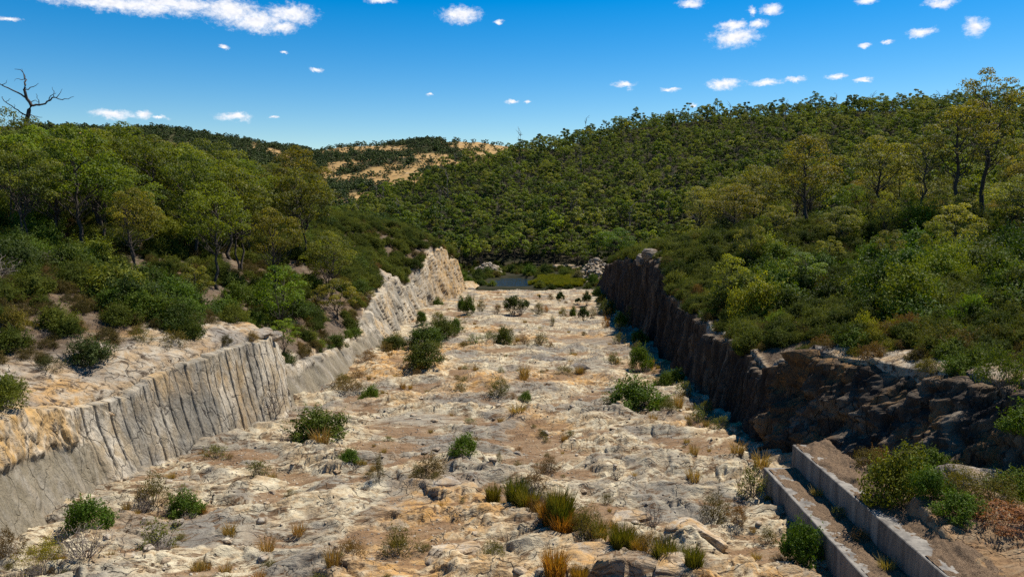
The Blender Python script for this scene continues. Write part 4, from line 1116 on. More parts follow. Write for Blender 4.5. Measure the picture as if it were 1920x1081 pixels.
# litter plants crowding round the larger shrubs
for (x, y, w, h, kind, label) in FLOOR_PLANTS:
    if w < 1.3 or kind in ('rush', 'rushdry', 'tuft') or y > 110: continue
    for _ in range(2):
        a_ = PR.uniform(0, 6.28); xx = x + math.cos(a_) * w * PR.uniform(.4, .62); yy = y + math.sin(a_) * w * PR.uniform(.4, .62)
        k = pick(['tuft', 'brown', 'dead', 'olive'])
        w2 = w * PR.uniform(0.22, 0.5)
        put(k, xx, yy, float(floor_z(xx, yy)) - 0.04, w2, w2 * PR.uniform(.45, .8), {'tuft': 'straw grass at the foot of a larger shrub', 'brown': 'small brown shrub at the foot of a larger one', 'dead': 'bare twigs at the foot of a larger shrub', 'olive': 'small olive shrub at the foot of a larger one'}[k], 'small plants round the larger shrubs')

# small plants in the pockets of soil, too many and too alike to tell apart one by one
n_small = 0
_sx = np.array([PR.uniform(-23, 12) for _ in range(2200)]); _sy = np.array([26 + (PR.random() ** 1.4) * 170 for _ in range(2200)])
_sz, _ss, _, _ = floor_surface(_sx, _sy)
for x, y, z0, s0 in zip(_sx.tolist(), _sy.tolist(), _sz.tolist(), _ss.tolist()):
    if s0 < 0.6 or n_small >= 200: continue
    if 11.3 < x < 15 and y < 42: continue
    n_small += 1
    q = PR.random()
    k = 'tuft' if q < 0.52 else ('olive' if q < 0.75 else ('sparse' if q < 0.9 else 'brown'))
    w = PR.uniform(0.3, 0.95) * (1.0 if y < 70 else 1.35)
    put(k, x, y, z0 - 0.03, w, w * PR.uniform(0.5, 0.8), {'tuft': 'small straw grass clump in a soil pocket of the rock floor', 'olive': 'small olive shrub in a soil pocket of the rock floor', 'sparse': 'small thin grey green shrub in a soil pocket', 'brown': 'small brown shrub in a soil pocket of the floor'}[k], 'small plants in soil pockets')

# ------------------------------------------------------------------ trees
T_BIG = [tree_mesh('gum_tree_%s' % 'abcdefgh'[i], 300 + i, 12.0, 3.9, 0.36 + 0.04 * (i % 3), 30, 7000, 0.23, 0.17, stems=1 + (i % 3 == 1), shape=0.6 + .2 * (i % 2)) for i in range(6)]
T_TALL = [tree_mesh('tall_gum_%s' % 'abc'[i], 330 + i, 19.0, 4.2, 0.40, 26, 5200, 0.25, 0.26, stems=1, shape=0.3, open_=0.9) for i in range(3)]
T_SMALL = [tree_mesh('small_gum_%s' % 'abc'[i], 350 + i, 7.0, 2.7, 0.26, 24, 4200, 0.19, 0.10, stems=1 + i, shape=0.7, open_=0.5) for i in range(3)]
T_SNAG = [twig_tree('snag_%s' % 'ab'[i], 390 + i) for i in range(2)]
T_HILL = [tree_mesh('hill_gum_%s' % 'abcdefgh'[i], 370 + i, 9.0 + 0.5 * (i % 3), 2.4 + 0.25 * (i % 4), 0.30, 9 + 2 * (i % 4), 1300, 0.42, 0.13, stems=1, shape=0.5, k=4, leafmat=M_HILLTREE) for i in range(8)]


def tree(meshes, x, y, z, h, w, label, group=None, color=None, name='gum_tree', bark=None, h0=12.0, w0=8.2):
    t_, c_ = meshes
    root = bpy.data.objects.new(name, None); COL.objects.link(root)
    root.location = (x, y, z); root.rotation_euler = (0, 0, PR.uniform(0, 6.28)); root.scale = (w / w0, w / w0, h / h0)
    a = bpy.data.objects.new('trunk', t_); COL.objects.link(a); a.parent = root
    b = bpy.data.objects.new('crown', c_); COL.objects.link(b); b.parent = root
    if color: b.color = tuple(color) + (1,)
    return tag(root, label, 'tree', group)


def hue_word(c, noun):
    r_ = c[0] / c[1]
    return ('bronze tinged ' if r_ > 0.97 else 'yellow green ' if r_ > 0.85 else 'green ') + noun


def gz(x, y): return float(ground_z(np.array([x]), np.array([y]))[0])


TREES = [  # mesh list, x, y, height, width, colour, label
    (T_BIG, -34.9, 75, 11.0, 7.2, G_MID, 'slender gum with twin dark trunks above the grooved left cliff'),
    (T_BIG, -46.0, 79, 9.8, 6.6, (0.095, 0.129, 0.020), 'light green gum left of the twin trunked one'),
    (T_SMALL, -27.0, 71.5, 7.2, 5.4, G_BRIGHT, 'bright green rounded gum nearest the left cliff edge'),
    (T_SMALL, -26.5, 88, 5.2, 6.0, G_GOLD, 'low spreading yellow green gum on the slope above the smooth wall'),
    (T_SMALL, -30.5, 98, 6.5, 6.5, (0.119, 0.147, 0.020), 'pale green gum on the slope behind the low spreading one'),
    (T_BIG, -52.0, 71, 10.5, 6.6, (0.110, 0.120, 0.030), 'pale olive gum near the left edge behind the dark thicket'),
    (T_BIG, -40.5, 70, 8.6, 5.6, (0.120, 0.120, 0.024), 'thin olive gum between the light green gum and the twin trunked one'),
    (T_BIG, -31.5, 82, 10.0, 6.4, (0.125, 0.118, 0.024), 'bronze green gum just behind the bright green rounded one'),
    (T_BIG, -29.0, 94, 9.0, 6.4, (0.105, 0.110, 0.024), 'olive gum with pale trunks above the smooth wall'),
    (T_SMALL, -33.0, 66, 4.6, 3.6, (0.13, 0.135, 0.025), 'small yellowish gum in the heath above the grooved face'),
    (T_SMALL, -25.0, 66.5, 3.2, 3.2, (0.105, 0.155, 0.015), 'young bright green gum below the bright rounded one'),
    (T_BIG, -41.0, 92, 12.5, 8.8, G_MID, 'broad gum behind the twin trunked one'),
    (T_BIG, -36.0, 105, 13.5, 9.5, (0.087, 0.095, 0.018), 'dark domed gum at the right end of the left forest'),
    (T_BIG, -43.0, 122, 15.0, 11.0, (0.091, 0.092, 0.015), 'bronze tinged gum behind the dark domed one'),
    (T_BIG, -57.0, 96, 13.5, 10.5, (0.077, 0.101, 0.015), 'tall domed gum crowning the left forest'),
    (T_BIG, -52.0, 112, 14.5, 10.0, (0.098, 0.120, 0.018), 'domed gum right of the tallest on the left ridge'),
    (T_BIG, -62.5, 90, 11.5, 9.0, G_MID, 'gum with pale flowering tips near the left edge'),
    (T_BIG, -55.5, 80, 10.0, 8.0, (0.073, 0.104, 0.020), 'gum in front of the tall domed one on the left ridge'),
    (T_TALL, 61.0, 112, 21.5, 9.6, (0.119, 0.112, 0.020), 'tallest gum standing above the right hill skyline'),
    (T_TALL, 54.5, 106, 16.5, 9.0, (0.126, 0.119, 0.024), 'tall gum with stout dark trunk left of the tallest'),
    (T_TALL, 49.5, 104, 13.5, 5.6, (0.084, 0.092, 0.022), 'slim single trunk gum at the front of the right stand'),
    (T_SMALL, 46.5, 90, 6.6, 6.0, (0.175, 0.189, 0.050), 'pale flowering small gum in front of the right stand'),
    (T_BIG, 57.0, 96, 9.5, 8.0, (0.140, 0.151, 0.042), 'pale topped gum at the right edge behind the thicket'),
    (T_SMALL, 24.5, 76, 4.8, 5.4, (0.112, 0.157, 0.024), 'leafy small gum rising from the right bank scrub'),
    (T_SMALL, 37.0, 100, 5.5, 5.0, (0.130, 0.135, 0.050), 'pale green small gum in the scrub below the right stand'),
    (T_SMALL, 33.0, 92, 3.6, 3.6, (0.150, 0.150, 0.030), 'little yellow green gum amid the right bank scrub'),
    (T_SMALL, 41.0, 76, 3.4, 4.0, (0.075, 0.105, 0.020), 'leafy young gum in the middle of the right thicket'),
    (T_SMALL, 30.0, 104, 5.0, 5.4, (0.120, 0.125, 0.030), 'yellowish small gum left of the pale green one'),
    (T_BIG, 27.5, 118, 8.0, 8.6, (0.119, 0.112, 0.024), 'olive round crowned gum at the left end of the right stand'),
]
for lst, x, y, h, w, c, label in TREES:
    h0 = {id(T_BIG): (12.0, 8.2), id(T_TALL): (19.0, 9.0), id(T_SMALL): (7.0, 5.8)}[id(lst)]
    tree(pick(lst), x, y, gz(x, y) - 0.1, h, w, label, None, jit(c, .08), 'gum_tree', None, *h0)


for x, y, py_, w, c, label in [(-62.0, 84, 236, 8.0, (0.100, 0.125, 0.020), 'tall gum at the left edge below the dead tree'), (-58.0, 84.5, 258, 7.5, (0.090, 0.115, 0.020), 'rounded gum just right of the dead tree'),
                              (-66.5, 88, 196, 8.5, (0.085, 0.110, 0.020), 'tallest gum at the far left edge of the picture'), (-57.0, 90, 252, 8.0, (0.110, 0.130, 0.025), 'pale tipped gum on the left ridge right of the dead tree')]:
    g_ = gz(x, y)
    tree(pick(T_BIG), x, y, g_ - 0.1, CAM_Z + y * (372 - py_) / 1400.0 - g_, w, label, None, jit(c, .08))


def scatter(n, fx, fy, dmin, ok, placed):
    out = []
    for _ in range(n * 40):
        if len(out) >= n: break
        x, y = fx(), fy()
        if not ok(x, y): continue
        if any((x - a) ** 2 + (y - b) ** 2 < dmin * dmin for a, b in placed): continue
        placed.append((x, y)); out.append((x, y))
    return out


def px_of(x, y): return 1042 + 1400 * x / y


placed = [(t_[1], t_[2]) for t_ in TREES]
LBY_ = np.array(LBY)


def left_ok(x, y):
    _, cx, _ = crest(-1, np.array([y])); d = cx[0] - x
    p_ = px_of(x, y)
    if p_ < -80 or p_ > 660: return False
    return d > (13 if y < 100 else 16 if y < 140 else 22) and y > 68


for x, y in scatter(112, lambda: PR.uniform(-150, -33), lambda: 72 + 130 * PR.random() ** 1.3, 4.6, left_ok, placed):
    c = pick([G_MID, G_MID, (0.084, 0.087, 0.018), (0.105, 0.123, 0.020), (0.070, 0.092, 0.015), (0.119, 0.120, 0.033)])
    h = PR.uniform(9.5, 14.5) * (0.85 if y > 140 else 1)
    zmax = CAM_Z + y * (372 - np.interp(px_of(x, y), [-100, 100, 230, 300, 400, 460, 560, 610, 660], [212, 236, 250, 262, 290, 298, 320, 356, 395])) / 1400   # the canopy steps down towards the valley
    h = min(h, zmax - gz(x, y))
    if h < 4.5: continue
    tree(pick(T_BIG), x, y, gz(x, y) - 0.2, h, h * PR.uniform(0.6, 0.85), '%s in the %s of the left forest, %s' % (hue_word(c, 'gum'), 'front rows' if y < 98 else 'back rows', 'below the dead tree' if px_of(x, y) < 210 else ('behind the twin trunked gum' if px_of(x, y) < 430 else 'towards the valley')), 'forest on the left bank', jit(c))


def right_ok(x, y):
    p_ = px_of(x, y)
    if p_ < 1290 or p_ > 2010: return False
    lim = np.interp(p_, [1290, 1400, 1700, 2000], [122, 114, 104, 94])
    return y > lim


for x, y in scatter(75, lambda: PR.uniform(24, 150), lambda: 96 + 130 * PR.random() ** 1.3, 4.8, right_ok, placed):
    c = pick([G_MID, (0.112, 0.123, 0.031), (0.126, 0.123, 0.033), (0.147, 0.151, 0.050), (0.092, 0.101, 0.022)])
    h = PR.uniform(8, 13.5)
    tree(pick(T_BIG), x, y, gz(x, y) - 0.2, h, h * PR.uniform(0.6, 0.8), '%s in the %s of the right bank stand, %s' % (hue_word(c, 'gum'), 'front' if y < 135 else 'back', 'at its valley end' if px_of(x, y) < 1500 else ('left of the tall gums' if px_of(x, y) < 1720 else 'around the tallest gum')), 'stand of gums on the right bank', jit(c))

# valley trees round the pond
for x, y, h, w, c, label in [(23.5, 300, 17, 17, (0.063, 0.109, 0.015), 'broad dark green tree on the valley floor right of the pond'),
                             (30.0, 296, 13, 10, G_BRIGHT, 'bright yellow green tree beside the broad valley tree'),
                             (-37, 243, 11, 11, (0.098, 0.147, 0.015), 'bright green tree behind the end of the far left cliff'),
                             (-33, 238, 6, 7, G_GOLD, 'small yellow green tree at the left of the pond'),
                             (-30.5, 330, 13, 9, (0.04, 0.066, 0.014), 'dark rounded tree at the foot of the hill above the pond'),
                             (-18.5, 336, 14, 10, (0.081, 0.123, 0.015), 'green rounded tree right of the dark one above the pond')]:
    tree(pick(T_BIG), x, y, gz(x, y) - 0.2, h, w, label, None, jit(c, .05))

# hill forest: the nearest trees one by one, the mass beyond as one forest
HT = []
hr = np.random.default_rng(61)
N = 42000
azr = np.radians(hr.uniform(-22, 38, N)); rr_ = np.sqrt(hr.uniform(300 ** 2, 760 ** 2, N))
hx = rr_ * np.sin(azr); hy = rr_ * np.cos(azr)
cell = {}
keep = []
for i in range(N):
    if hy[i] < 236: continue
    k_ = (int(hx[i] // 4.7), int(hy[i] // 4.7))
    good = True
    for a in (-1, 0, 1):
        for b in (-1, 0, 1):
            for (qx, qy) in cell.get((k_[0] + a, k_[1] + b), ()):
                if (qx - hx[i]) ** 2 + (qy - hy[i]) ** 2 < 4.7 ** 2: good = False
    if not good: continue
    if np.hypot((hx[i] + 10) / 34, (hy[i] - 272) / 42) < 1: continue
    if -60 < hx[i] < 60 and hy[i] < 296 and hr.random() < 0.75: continue
    cell.setdefault(k_, []).append((hx[i], hy[i])); keep.append(i)
hx = hx[keep]; hy = hy[keep]; hrr = np.hypot(hx, hy); haz = np.degrees(np.arctan2(hx, hy))
r1 = np.interp(haz, HAZ, HR)
vis = hrr < r1 + 70
hx, hy, hrr, haz = hx[vis], hy[vis], hrr[vis], haz[vis]
hz = ground_z(hx, hy)
pxx = 1042 + 1400 * hx / hy
cand = np.where((pxx > 660) & (pxx < 1300))[0]
indiv = set(cand[np.argsort(hrr[cand])][:110].tolist())
HC = [(0.040, 0.060, 0.012), (0.052, 0.066, 0.015), (0.070, 0.074, 0.022), (0.045, 0.052, 0.016), (0.075, 0.090, 0.020), (0.085, 0.082, 0.032)]
for i in sorted(indiv):
    h = PR.uniform(8.5, 15)
    near = hrr[i] < 345
    tree(pick(T_HILL), hx[i], hy[i], hz[i] - 0.2, h, h * PR.uniform(0.6, 0.85), 'gum on the lower slope of the right hill, %s' % ('above the far left cliff' if pxx[i] < 880 else ('straight above the pond' if pxx[i] < 1040 else 'behind the broad valley tree')), 'forest on the lower slope of the hill', None, 'gum_tree', None, 9.0, 6.4)

rest = np.array([i for i in range(len(hx)) if i not in indiv])
# far hill trees
fr_ = np.random.default_rng(62)
N = 13000
azr = np.radians(fr_.uniform(-36, 2, N)); rr_ = fr_.uniform(880, 1830, N)
fx = rr_ * np.sin(azr); fy = rr_ * np.cos(azr)
cl = clearing(fx, fy)
ok = fr_.random(N) > cl * 0.88
fx, fy = fx[ok], fy[ok]
fz = hills_z(fx, fy)


def joined(meshes):
    """trunk and crown in one mesh for the instanced forest"""
    t_, c_ = meshes
    def arr(me):
        v = np.zeros(len(me.vertices) * 3, np.float32); me.vertices.foreach_get('co', v)
        f = np.zeros(len(me.loops), np.int32); me.loops.foreach_get('vertex_index', f)
        return v.reshape(-1, 3), f.reshape(-1, 4)
    cv, cf = arr(c_); tv, tf = arr(t_)
    var = np.zeros(len(cv), np.float32); c_.attributes['var'].data.foreach_get('value', var)
    me = mesh_np(c_.name + '_joined', np.concatenate([cv, tv]), np.concatenate([cf, tf + len(cv)]), c_.materials[0], False, {'var': np.concatenate([var, np.zeros(len(tv))])})
    me.materials.append(M_BARK)
    mi = np.zeros(len(cf) + len(tf), np.int32); mi[len(cf):] = 1
    me.polygons.foreach_set('material_index', mi)
    return me


def forest(name, pts, scales, protos, label):
    coll = bpy.data.collections.new(name + '_kinds')
    for m_ in protos:
        coll.objects.link(bpy.data.objects.new(m_.name, m_))
    me = bpy.data.meshes.new(name)
    me.vertices.add(len(pts)); me.vertices.foreach_set('co', np.asarray(pts, np.float32).ravel())
    r = np.random.default_rng(len(pts))
    for an, av in (('sc', scales), ('rz', r.uniform(0, 6.28, len(pts)))):
        a = me.attributes.new(an, 'FLOAT', 'POINT'); a.data.foreach_set('value', np.asarray(av, np.float32))
    a = me.attributes.new('pi', 'INT', 'POINT'); a.data.foreach_set('value', r.integers(0, len(protos), len(pts)).astype(np.int32))
    o = obj(name, me)
    g = bpy.data.node_groups.new(name, 'GeometryNodeTree')
    g.interface.new_socket('Geometry', in_out='INPUT', socket_type='NodeSocketGeometry')
    g.interface.new_socket('Geometry', in_out='OUTPUT', socket_type='NodeSocketGeometry')
    gi = g.nodes.new('NodeGroupInput'); go = g.nodes.new('NodeGroupOutput')
    ci = g.nodes.new('GeometryNodeCollectionInfo'); ci.inputs['Collection'].default_value = coll
    ci.inputs['Separate Children'].default_value = True; ci.inputs['Reset Children'].default_value = True
    ip = g.nodes.new('GeometryNodeInstanceOnPoints'); ip.inputs['Pick Instance'].default_value = True
    def na(nm, typ):
        n_ = g.nodes.new('GeometryNodeInputNamedAttribute'); n_.data_type = typ; n_.inputs['Name'].default_value = nm
        return n_.outputs['Attribute']
    cx = g.nodes.new('ShaderNodeCombineXYZ')
    g.links.new(na('rz', 'FLOAT'), cx.inputs[2])
    g.links.new(gi.outputs[0], ip.inputs['Points']); g.links.new(ci.outputs[0], ip.inputs['Instance'])
    g.links.new(na('pi', 'INT'), ip.inputs['Instance Index']); g.links.new(cx.outputs[0], ip.inputs['Rotation'])
    g.links.new(na('sc', 'FLOAT'), ip.inputs['Scale']); g.links.new(ip.outputs[0], go.inputs[0])
    md = o.modifiers.new('trees', 'NODES'); md.node_group = g
    tag(o, label, None, None, 'stuff')
    return o


J_HILL = [joined(t_) for t_ in T_HILL]
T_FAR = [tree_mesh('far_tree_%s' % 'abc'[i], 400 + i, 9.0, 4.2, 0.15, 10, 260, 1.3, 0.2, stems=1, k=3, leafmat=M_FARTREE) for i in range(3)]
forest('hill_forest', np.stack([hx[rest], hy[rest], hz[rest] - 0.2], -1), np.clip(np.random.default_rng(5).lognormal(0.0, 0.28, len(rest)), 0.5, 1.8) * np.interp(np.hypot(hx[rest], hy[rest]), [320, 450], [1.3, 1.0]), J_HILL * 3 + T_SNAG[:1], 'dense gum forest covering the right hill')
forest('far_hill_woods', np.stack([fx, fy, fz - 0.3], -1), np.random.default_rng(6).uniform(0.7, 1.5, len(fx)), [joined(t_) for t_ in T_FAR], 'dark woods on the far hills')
print('trees', len(indiv), len(rest), len(fx), 'small', n_small)

# ------------------------------------------------------------------ shrubs on the banks
bplaced = []


def bank_shrubs(side, n, ymax, dmin, label_of):
    cnt = 0
    tries = 0
    while cnt < n and tries < 40000:
        tries += 1
        y = 30 * (ymax / 30.0) ** PR.random(); d = 0.6 + 70 * PR.random() ** 1.5
        _, cx, _ = crest(side, np.array([y])); x = float(cx[0]) + side * d
        p_ = px_of(x, y)
        if p_ < -60 or p_ > 1980: continue
        if side < 0 and y < 58 and d < 5 + 3.5 * PR.random(): continue
        if side > 0 and y < 50 and d < 3.5: continue
        if side > 0 and 45 < y < 57 and d < 9: continue
        if side > 0 and abs(y - 113) < 8 and d < 3: continue
        if side < 0 and 118 < y < 140 and d < 3: continue
        lim = dmin * (0.75 if d < 4 else 1.0) * (1 + 0.004 * y)
        if any((x - a) ** 2 + (y - b) ** 2 < lim * lim for a, b in bplaced): continue
        if any(abs(x - t_[1] * y / t_[2]) < 2.4 and t_[2] - 9 < y < t_[2] + 1 for t_ in TREES[:12]): continue
        bplaced.append((x, y)); cnt += 1
        zone = float(pn(np.array([x / 14.0]), np.array([y / 16.0]), 93)[0]) + PR.uniform(-.18, .18)
        edge = d < 5 + 3 * PR.random()
        if side < 0 and y > 62 and zone > -0.02 and PR.random() < 0.3: edge = True
        if edge:
            kind, c, me = pick([('olive', G_OLIVE, S_HEATH), ('olive', G_BROWN, S_HEATH), ('olive', (0.13, 0.125, 0.022), S_HEATH), ('olive', (0.10, 0.135, 0.018), S_HEATH), ('green', (0.085, 0.12, 0.016), S_THICK)])
            w = PR.uniform(1.6, 3.0)
        elif zone > (0.16 if side > 0 else 0.0):
            kind, c, me = pick([('olive', G_OLIVE, S_HEATH), ('olive', (0.082, 0.080, 0.024), S_HEATH), ('dead', G_BROWN, S_DEAD)])
            w = PR.uniform(2.0, 3.6)
        else:
            kind, c, me = pick([('green', G_DARK, S_THICK), ('green', G_GREEN, S_THICK), ('green', (0.090, 0.115, 0.016), S_THICK), ('green', (0.060, 0.078, 0.018), S_THICK), ('green', (0.050, 0.080, 0.010), S_THICK)])
            w = PR.uniform(3.0, 7.0)
        h = w * PR.uniform(0.48, 0.72)
        put(kind, x, y, gz(x, y) - 0.15, w, h, label_of(me) + (', near the rim' if d < 6 else ', nearest the viewer' if y < 62 else ', below the trees' if y > 95 else ', halfway up'), 'scrub on the %s bank' % ('left' if side < 0 else 'right'), c, me, 'bank_shrub')
    return cnt


def lab(s):
    def f(me):
        if me is S_THICK: return 'dense dark green shrub in the thicket on the %s bank' % s
        if me is S_DEAD: return 'bare grey shrub among the scrub on the %s bank' % s
        return 'olive brown heath shrub among the scrub on the %s bank' % s
    return f


print('left shrubs', bank_shrubs(-1, 100, 215, 2.6, lab('left')))
print('right shrubs', bank_shrubs(1, 130, 215, 2.6, lab('right')))

# low undergrowth between the shrubs: nobody could count it
def forest_color(protos_src, col, nm):
    return [m_ for m_ in protos_src]


UR = np.random.default_rng(91)


def undergrowth(name, side, n, protos, label, dmin, dmax, pw, smin, smax, ymax=235.0, ymin=30.0):
    y = ymin * (ymax / ymin) ** UR.random(n); d = dmin + (dmax - dmin) * UR.random(n) ** pw
    _, cx, _ = crest(side, y); x = cx + side * d
    p_ = 1042 + 1400 * x / y
    bare = rocky(side, d, x, y)
    ok = (p_ > -100) & (p_ < 2020) & (UR.random(n) > bare * 0.93)
    if side > 0: ok &= ~((y > 45.5) & (y < 56) & (d < 8) & (UR.random(n) < 0.8))
    for t_ in TREES[:12]:      # trunks of the front gums stay in view
        ok &= ~((np.abs(x - t_[1] * y / t_[2]) < 1.6) & (y > t_[2] - 9) & (y < t_[2] + 1))
    x, y = x[ok], y[ok]
    z = ground_z(x, y) - 0.1
    sc = UR.uniform(smin, smax, len(x))
    return forest(name, np.stack([x, y, z], -1), sc, protos, label)


M_UND_A = None
def tinted(meshes, col, nm):
    """copies of shrub meshes whose leaves carry their own colour"""
    m, t, out = new_mat(nm)
    oi = t.n('ShaderNodeObjectInfo'); var = t.attr('var')
    base = t.mix(oi.outputs['Random'], col[0], col[1])
    c = t.mix(var, t.mix(1.0, base, (0.6, 0.64, 0.7), 'MULTIPLY'), t.mix(1.0, base, (1.35, 1.15, 0.9), 'MULTIPLY'))
    b = t.n('ShaderNodeBsdfPrincipled', {'Base Color': c, 'Roughness': 0.7, 'Specular IOR Level': 0.1})
    tr = t.n('ShaderNodeBsdfTranslucent', {'Color': t.mix(1.0, c, (1.4, 1.35, 0.5), 'MULTIPLY')})
    t.link(t.n('ShaderNodeMixShader', {0: 0.35, 1: b.outputs[0], 2: tr.outputs[0]}).outputs[0], out.inputs[0])
    res = []
    for me in meshes:
        q = me.copy(); q.materials[0] = m; res.append(q)
    return res


U_GREEN = tinted(S_THICK[:4], ((0.036, 0.058, 0.008), (0.115, 0.138, 0.020)), 'undergrowth_green')
U_HEATH = tinted(S_HEATH[:3], ((0.060, 0.055, 0.020), (0.105, 0.085, 0.030)), 'undergrowth_heath')
U_DRY = tinted(S_HEATH[1:3], ((0.13, 0.085, 0.04), (0.20, 0.15, 0.07)), 'undergrowth_dry')
undergrowth('undergrowth', -1, 3600, U_GREEN[:2] + U_HEATH + U_HEATH, 'low mixed scrub covering the ground of the left bank', 0.4, 90, 1.4, 0.3, 0.75)
undergrowth('undergrowth', 1, 3600, U_GREEN + U_HEATH + U_HEATH, 'low mixed scrub covering the ground of the right bank', 0.4, 90, 1.4, 0.3, 0.75)
undergrowth('undergrowth', -1, 2200, U_GREEN + U_HEATH, 'mixed scrub under the trees of the left bank', 12, 80, 1.2, 0.35, 0.85)
undergrowth('undergrowth', 1, 3000, U_GREEN + U_GREEN + U_HEATH, 'mixed scrub under the trees of the right bank', 12, 90, 1.2, 0.35, 0.85)
undergrowth('undergrowth', -1, 1500, U_GREEN + U_HEATH[:2], 'scrub covering the far part of the left bank', 0.6, 45, 1.1, 0.5, 1.0, 235, 105)
undergrowth('undergrowth', 1, 1700, U_GREEN + U_HEATH[:2], 'scrub covering the far part of the right bank', 0.6, 45, 1.1, 0.5, 1.0, 235, 95)
undergrowth('undergrowth', 1, 900, U_GREEN + U_HEATH, 'scrub along the rim of the right cliff', 0.2, 9, 1.0, 0.3, 0.6, 110, 42)
undergrowth('undergrowth', -1, 900, U_DRY + S_DEAD[:1], 'dry brown heath and litter on the left bank', 0.3, 40, 1.3, 0.2, 0.5)
undergrowth('undergrowth', 1, 900, U_DRY + S_DEAD[:1], 'dry brown heath and litter on the right bank', 0.3, 40, 1.3, 0.2, 0.5)
# valley floor round the pond
n = 900
x = UR.uniform(-70, 70, n); y = UR.uniform(238, 320, n)
ok = np.hypot((x + 15) / 9.5, (y - 262) / 19) > 1.0
ok &= ~((np.abs(x + 15) < 9) & (y < 256))
ok &= ~((np.abs(x - 4) < 12) & (np.abs(y - 318) < 10))
x, y = x[ok], y[ok]
forest('undergrowth', np.stack([x, y, hills_z(x, y) - 0.1], -1), UR.uniform(0.4, 1.0, len(x)), U_GREEN + U_GREEN + U_HEATH, 'green scrub on the valley floor round the pond')

# ------------------------------------------------------------------ boulders, rubble, litter
def pn3(p, s): return (pn(p[:, 0], p[:, 1] + 7.3, s) + pn(p[:, 1] + 3.1, p[:, 2], s + 3) + pn(p[:, 2] + 5.7, p[:, 0], s + 5)) * 0.6


import bmesh


def ico(sub):
    bm = bmesh.new(); bmesh.ops.create_icosphere(bm, subdivisions=sub, radius=1.0)
    v = np.array([q.co[:] for q in bm.verts]); f = np.array([[q.index for q in g.verts] for g in bm.faces])
    bm.free(); return v, f


ICO4 = ico(5); ICO2 = ico(2)


def boulder_mesh(name, seed, dims, mat, rough=0.22, cuts=7, rust=0.3, base=None):
    r = np.random.default_rng(seed)
    v, f = base or ICO4
    v = v.copy()
    v = np.sign(v) * np.abs(v) ** 0.72
    for _ in range(cuts):
        n_ = rand_dirs(r, 1)[0]; h = r.uniform(0.55, 0.9)
        dd_ = v @ n_
        v = v - np.maximum(dd_ - h, 0)[:, None] * n_ * 0.92
    nrm = v / (np.linalg.norm(v, axis=1, keepdims=True) + 1e-9)
    sc_ = np.array(dims) / 2
    p_ = v * sc_
    d_ = pn3(p_ / (0.5 * max(dims)) + seed, 3) * rough * 1.1 + pn3(p_ / 0.5 + seed, 6) * rough * 0.32 / max(1, max(dims) / 2) + pn3(p_ / 0.18 + seed, 8) * rough * 0.10 / max(1, max(dims) / 2)
    lay = p_[:, 2] / 0.42 + 0.8 * pn3(p_ / 1.5, 9); lf = lay - np.floor(lay)
    d_ = d_ - 0.10 * rough * np.exp(-((lf - 0.5) / 0.12) ** 2) * 2
    v = (v + nrm * d_[:, None]) * sc_
    return mesh_np(name, v, f, mat, True, {'rust': np.full(len(v), rust), 'soil': np.zeros(len(v)), 'stain_shade': np.clip(pn3(p_ / 0.8, 12) * 1.2, 0, 0.8)})


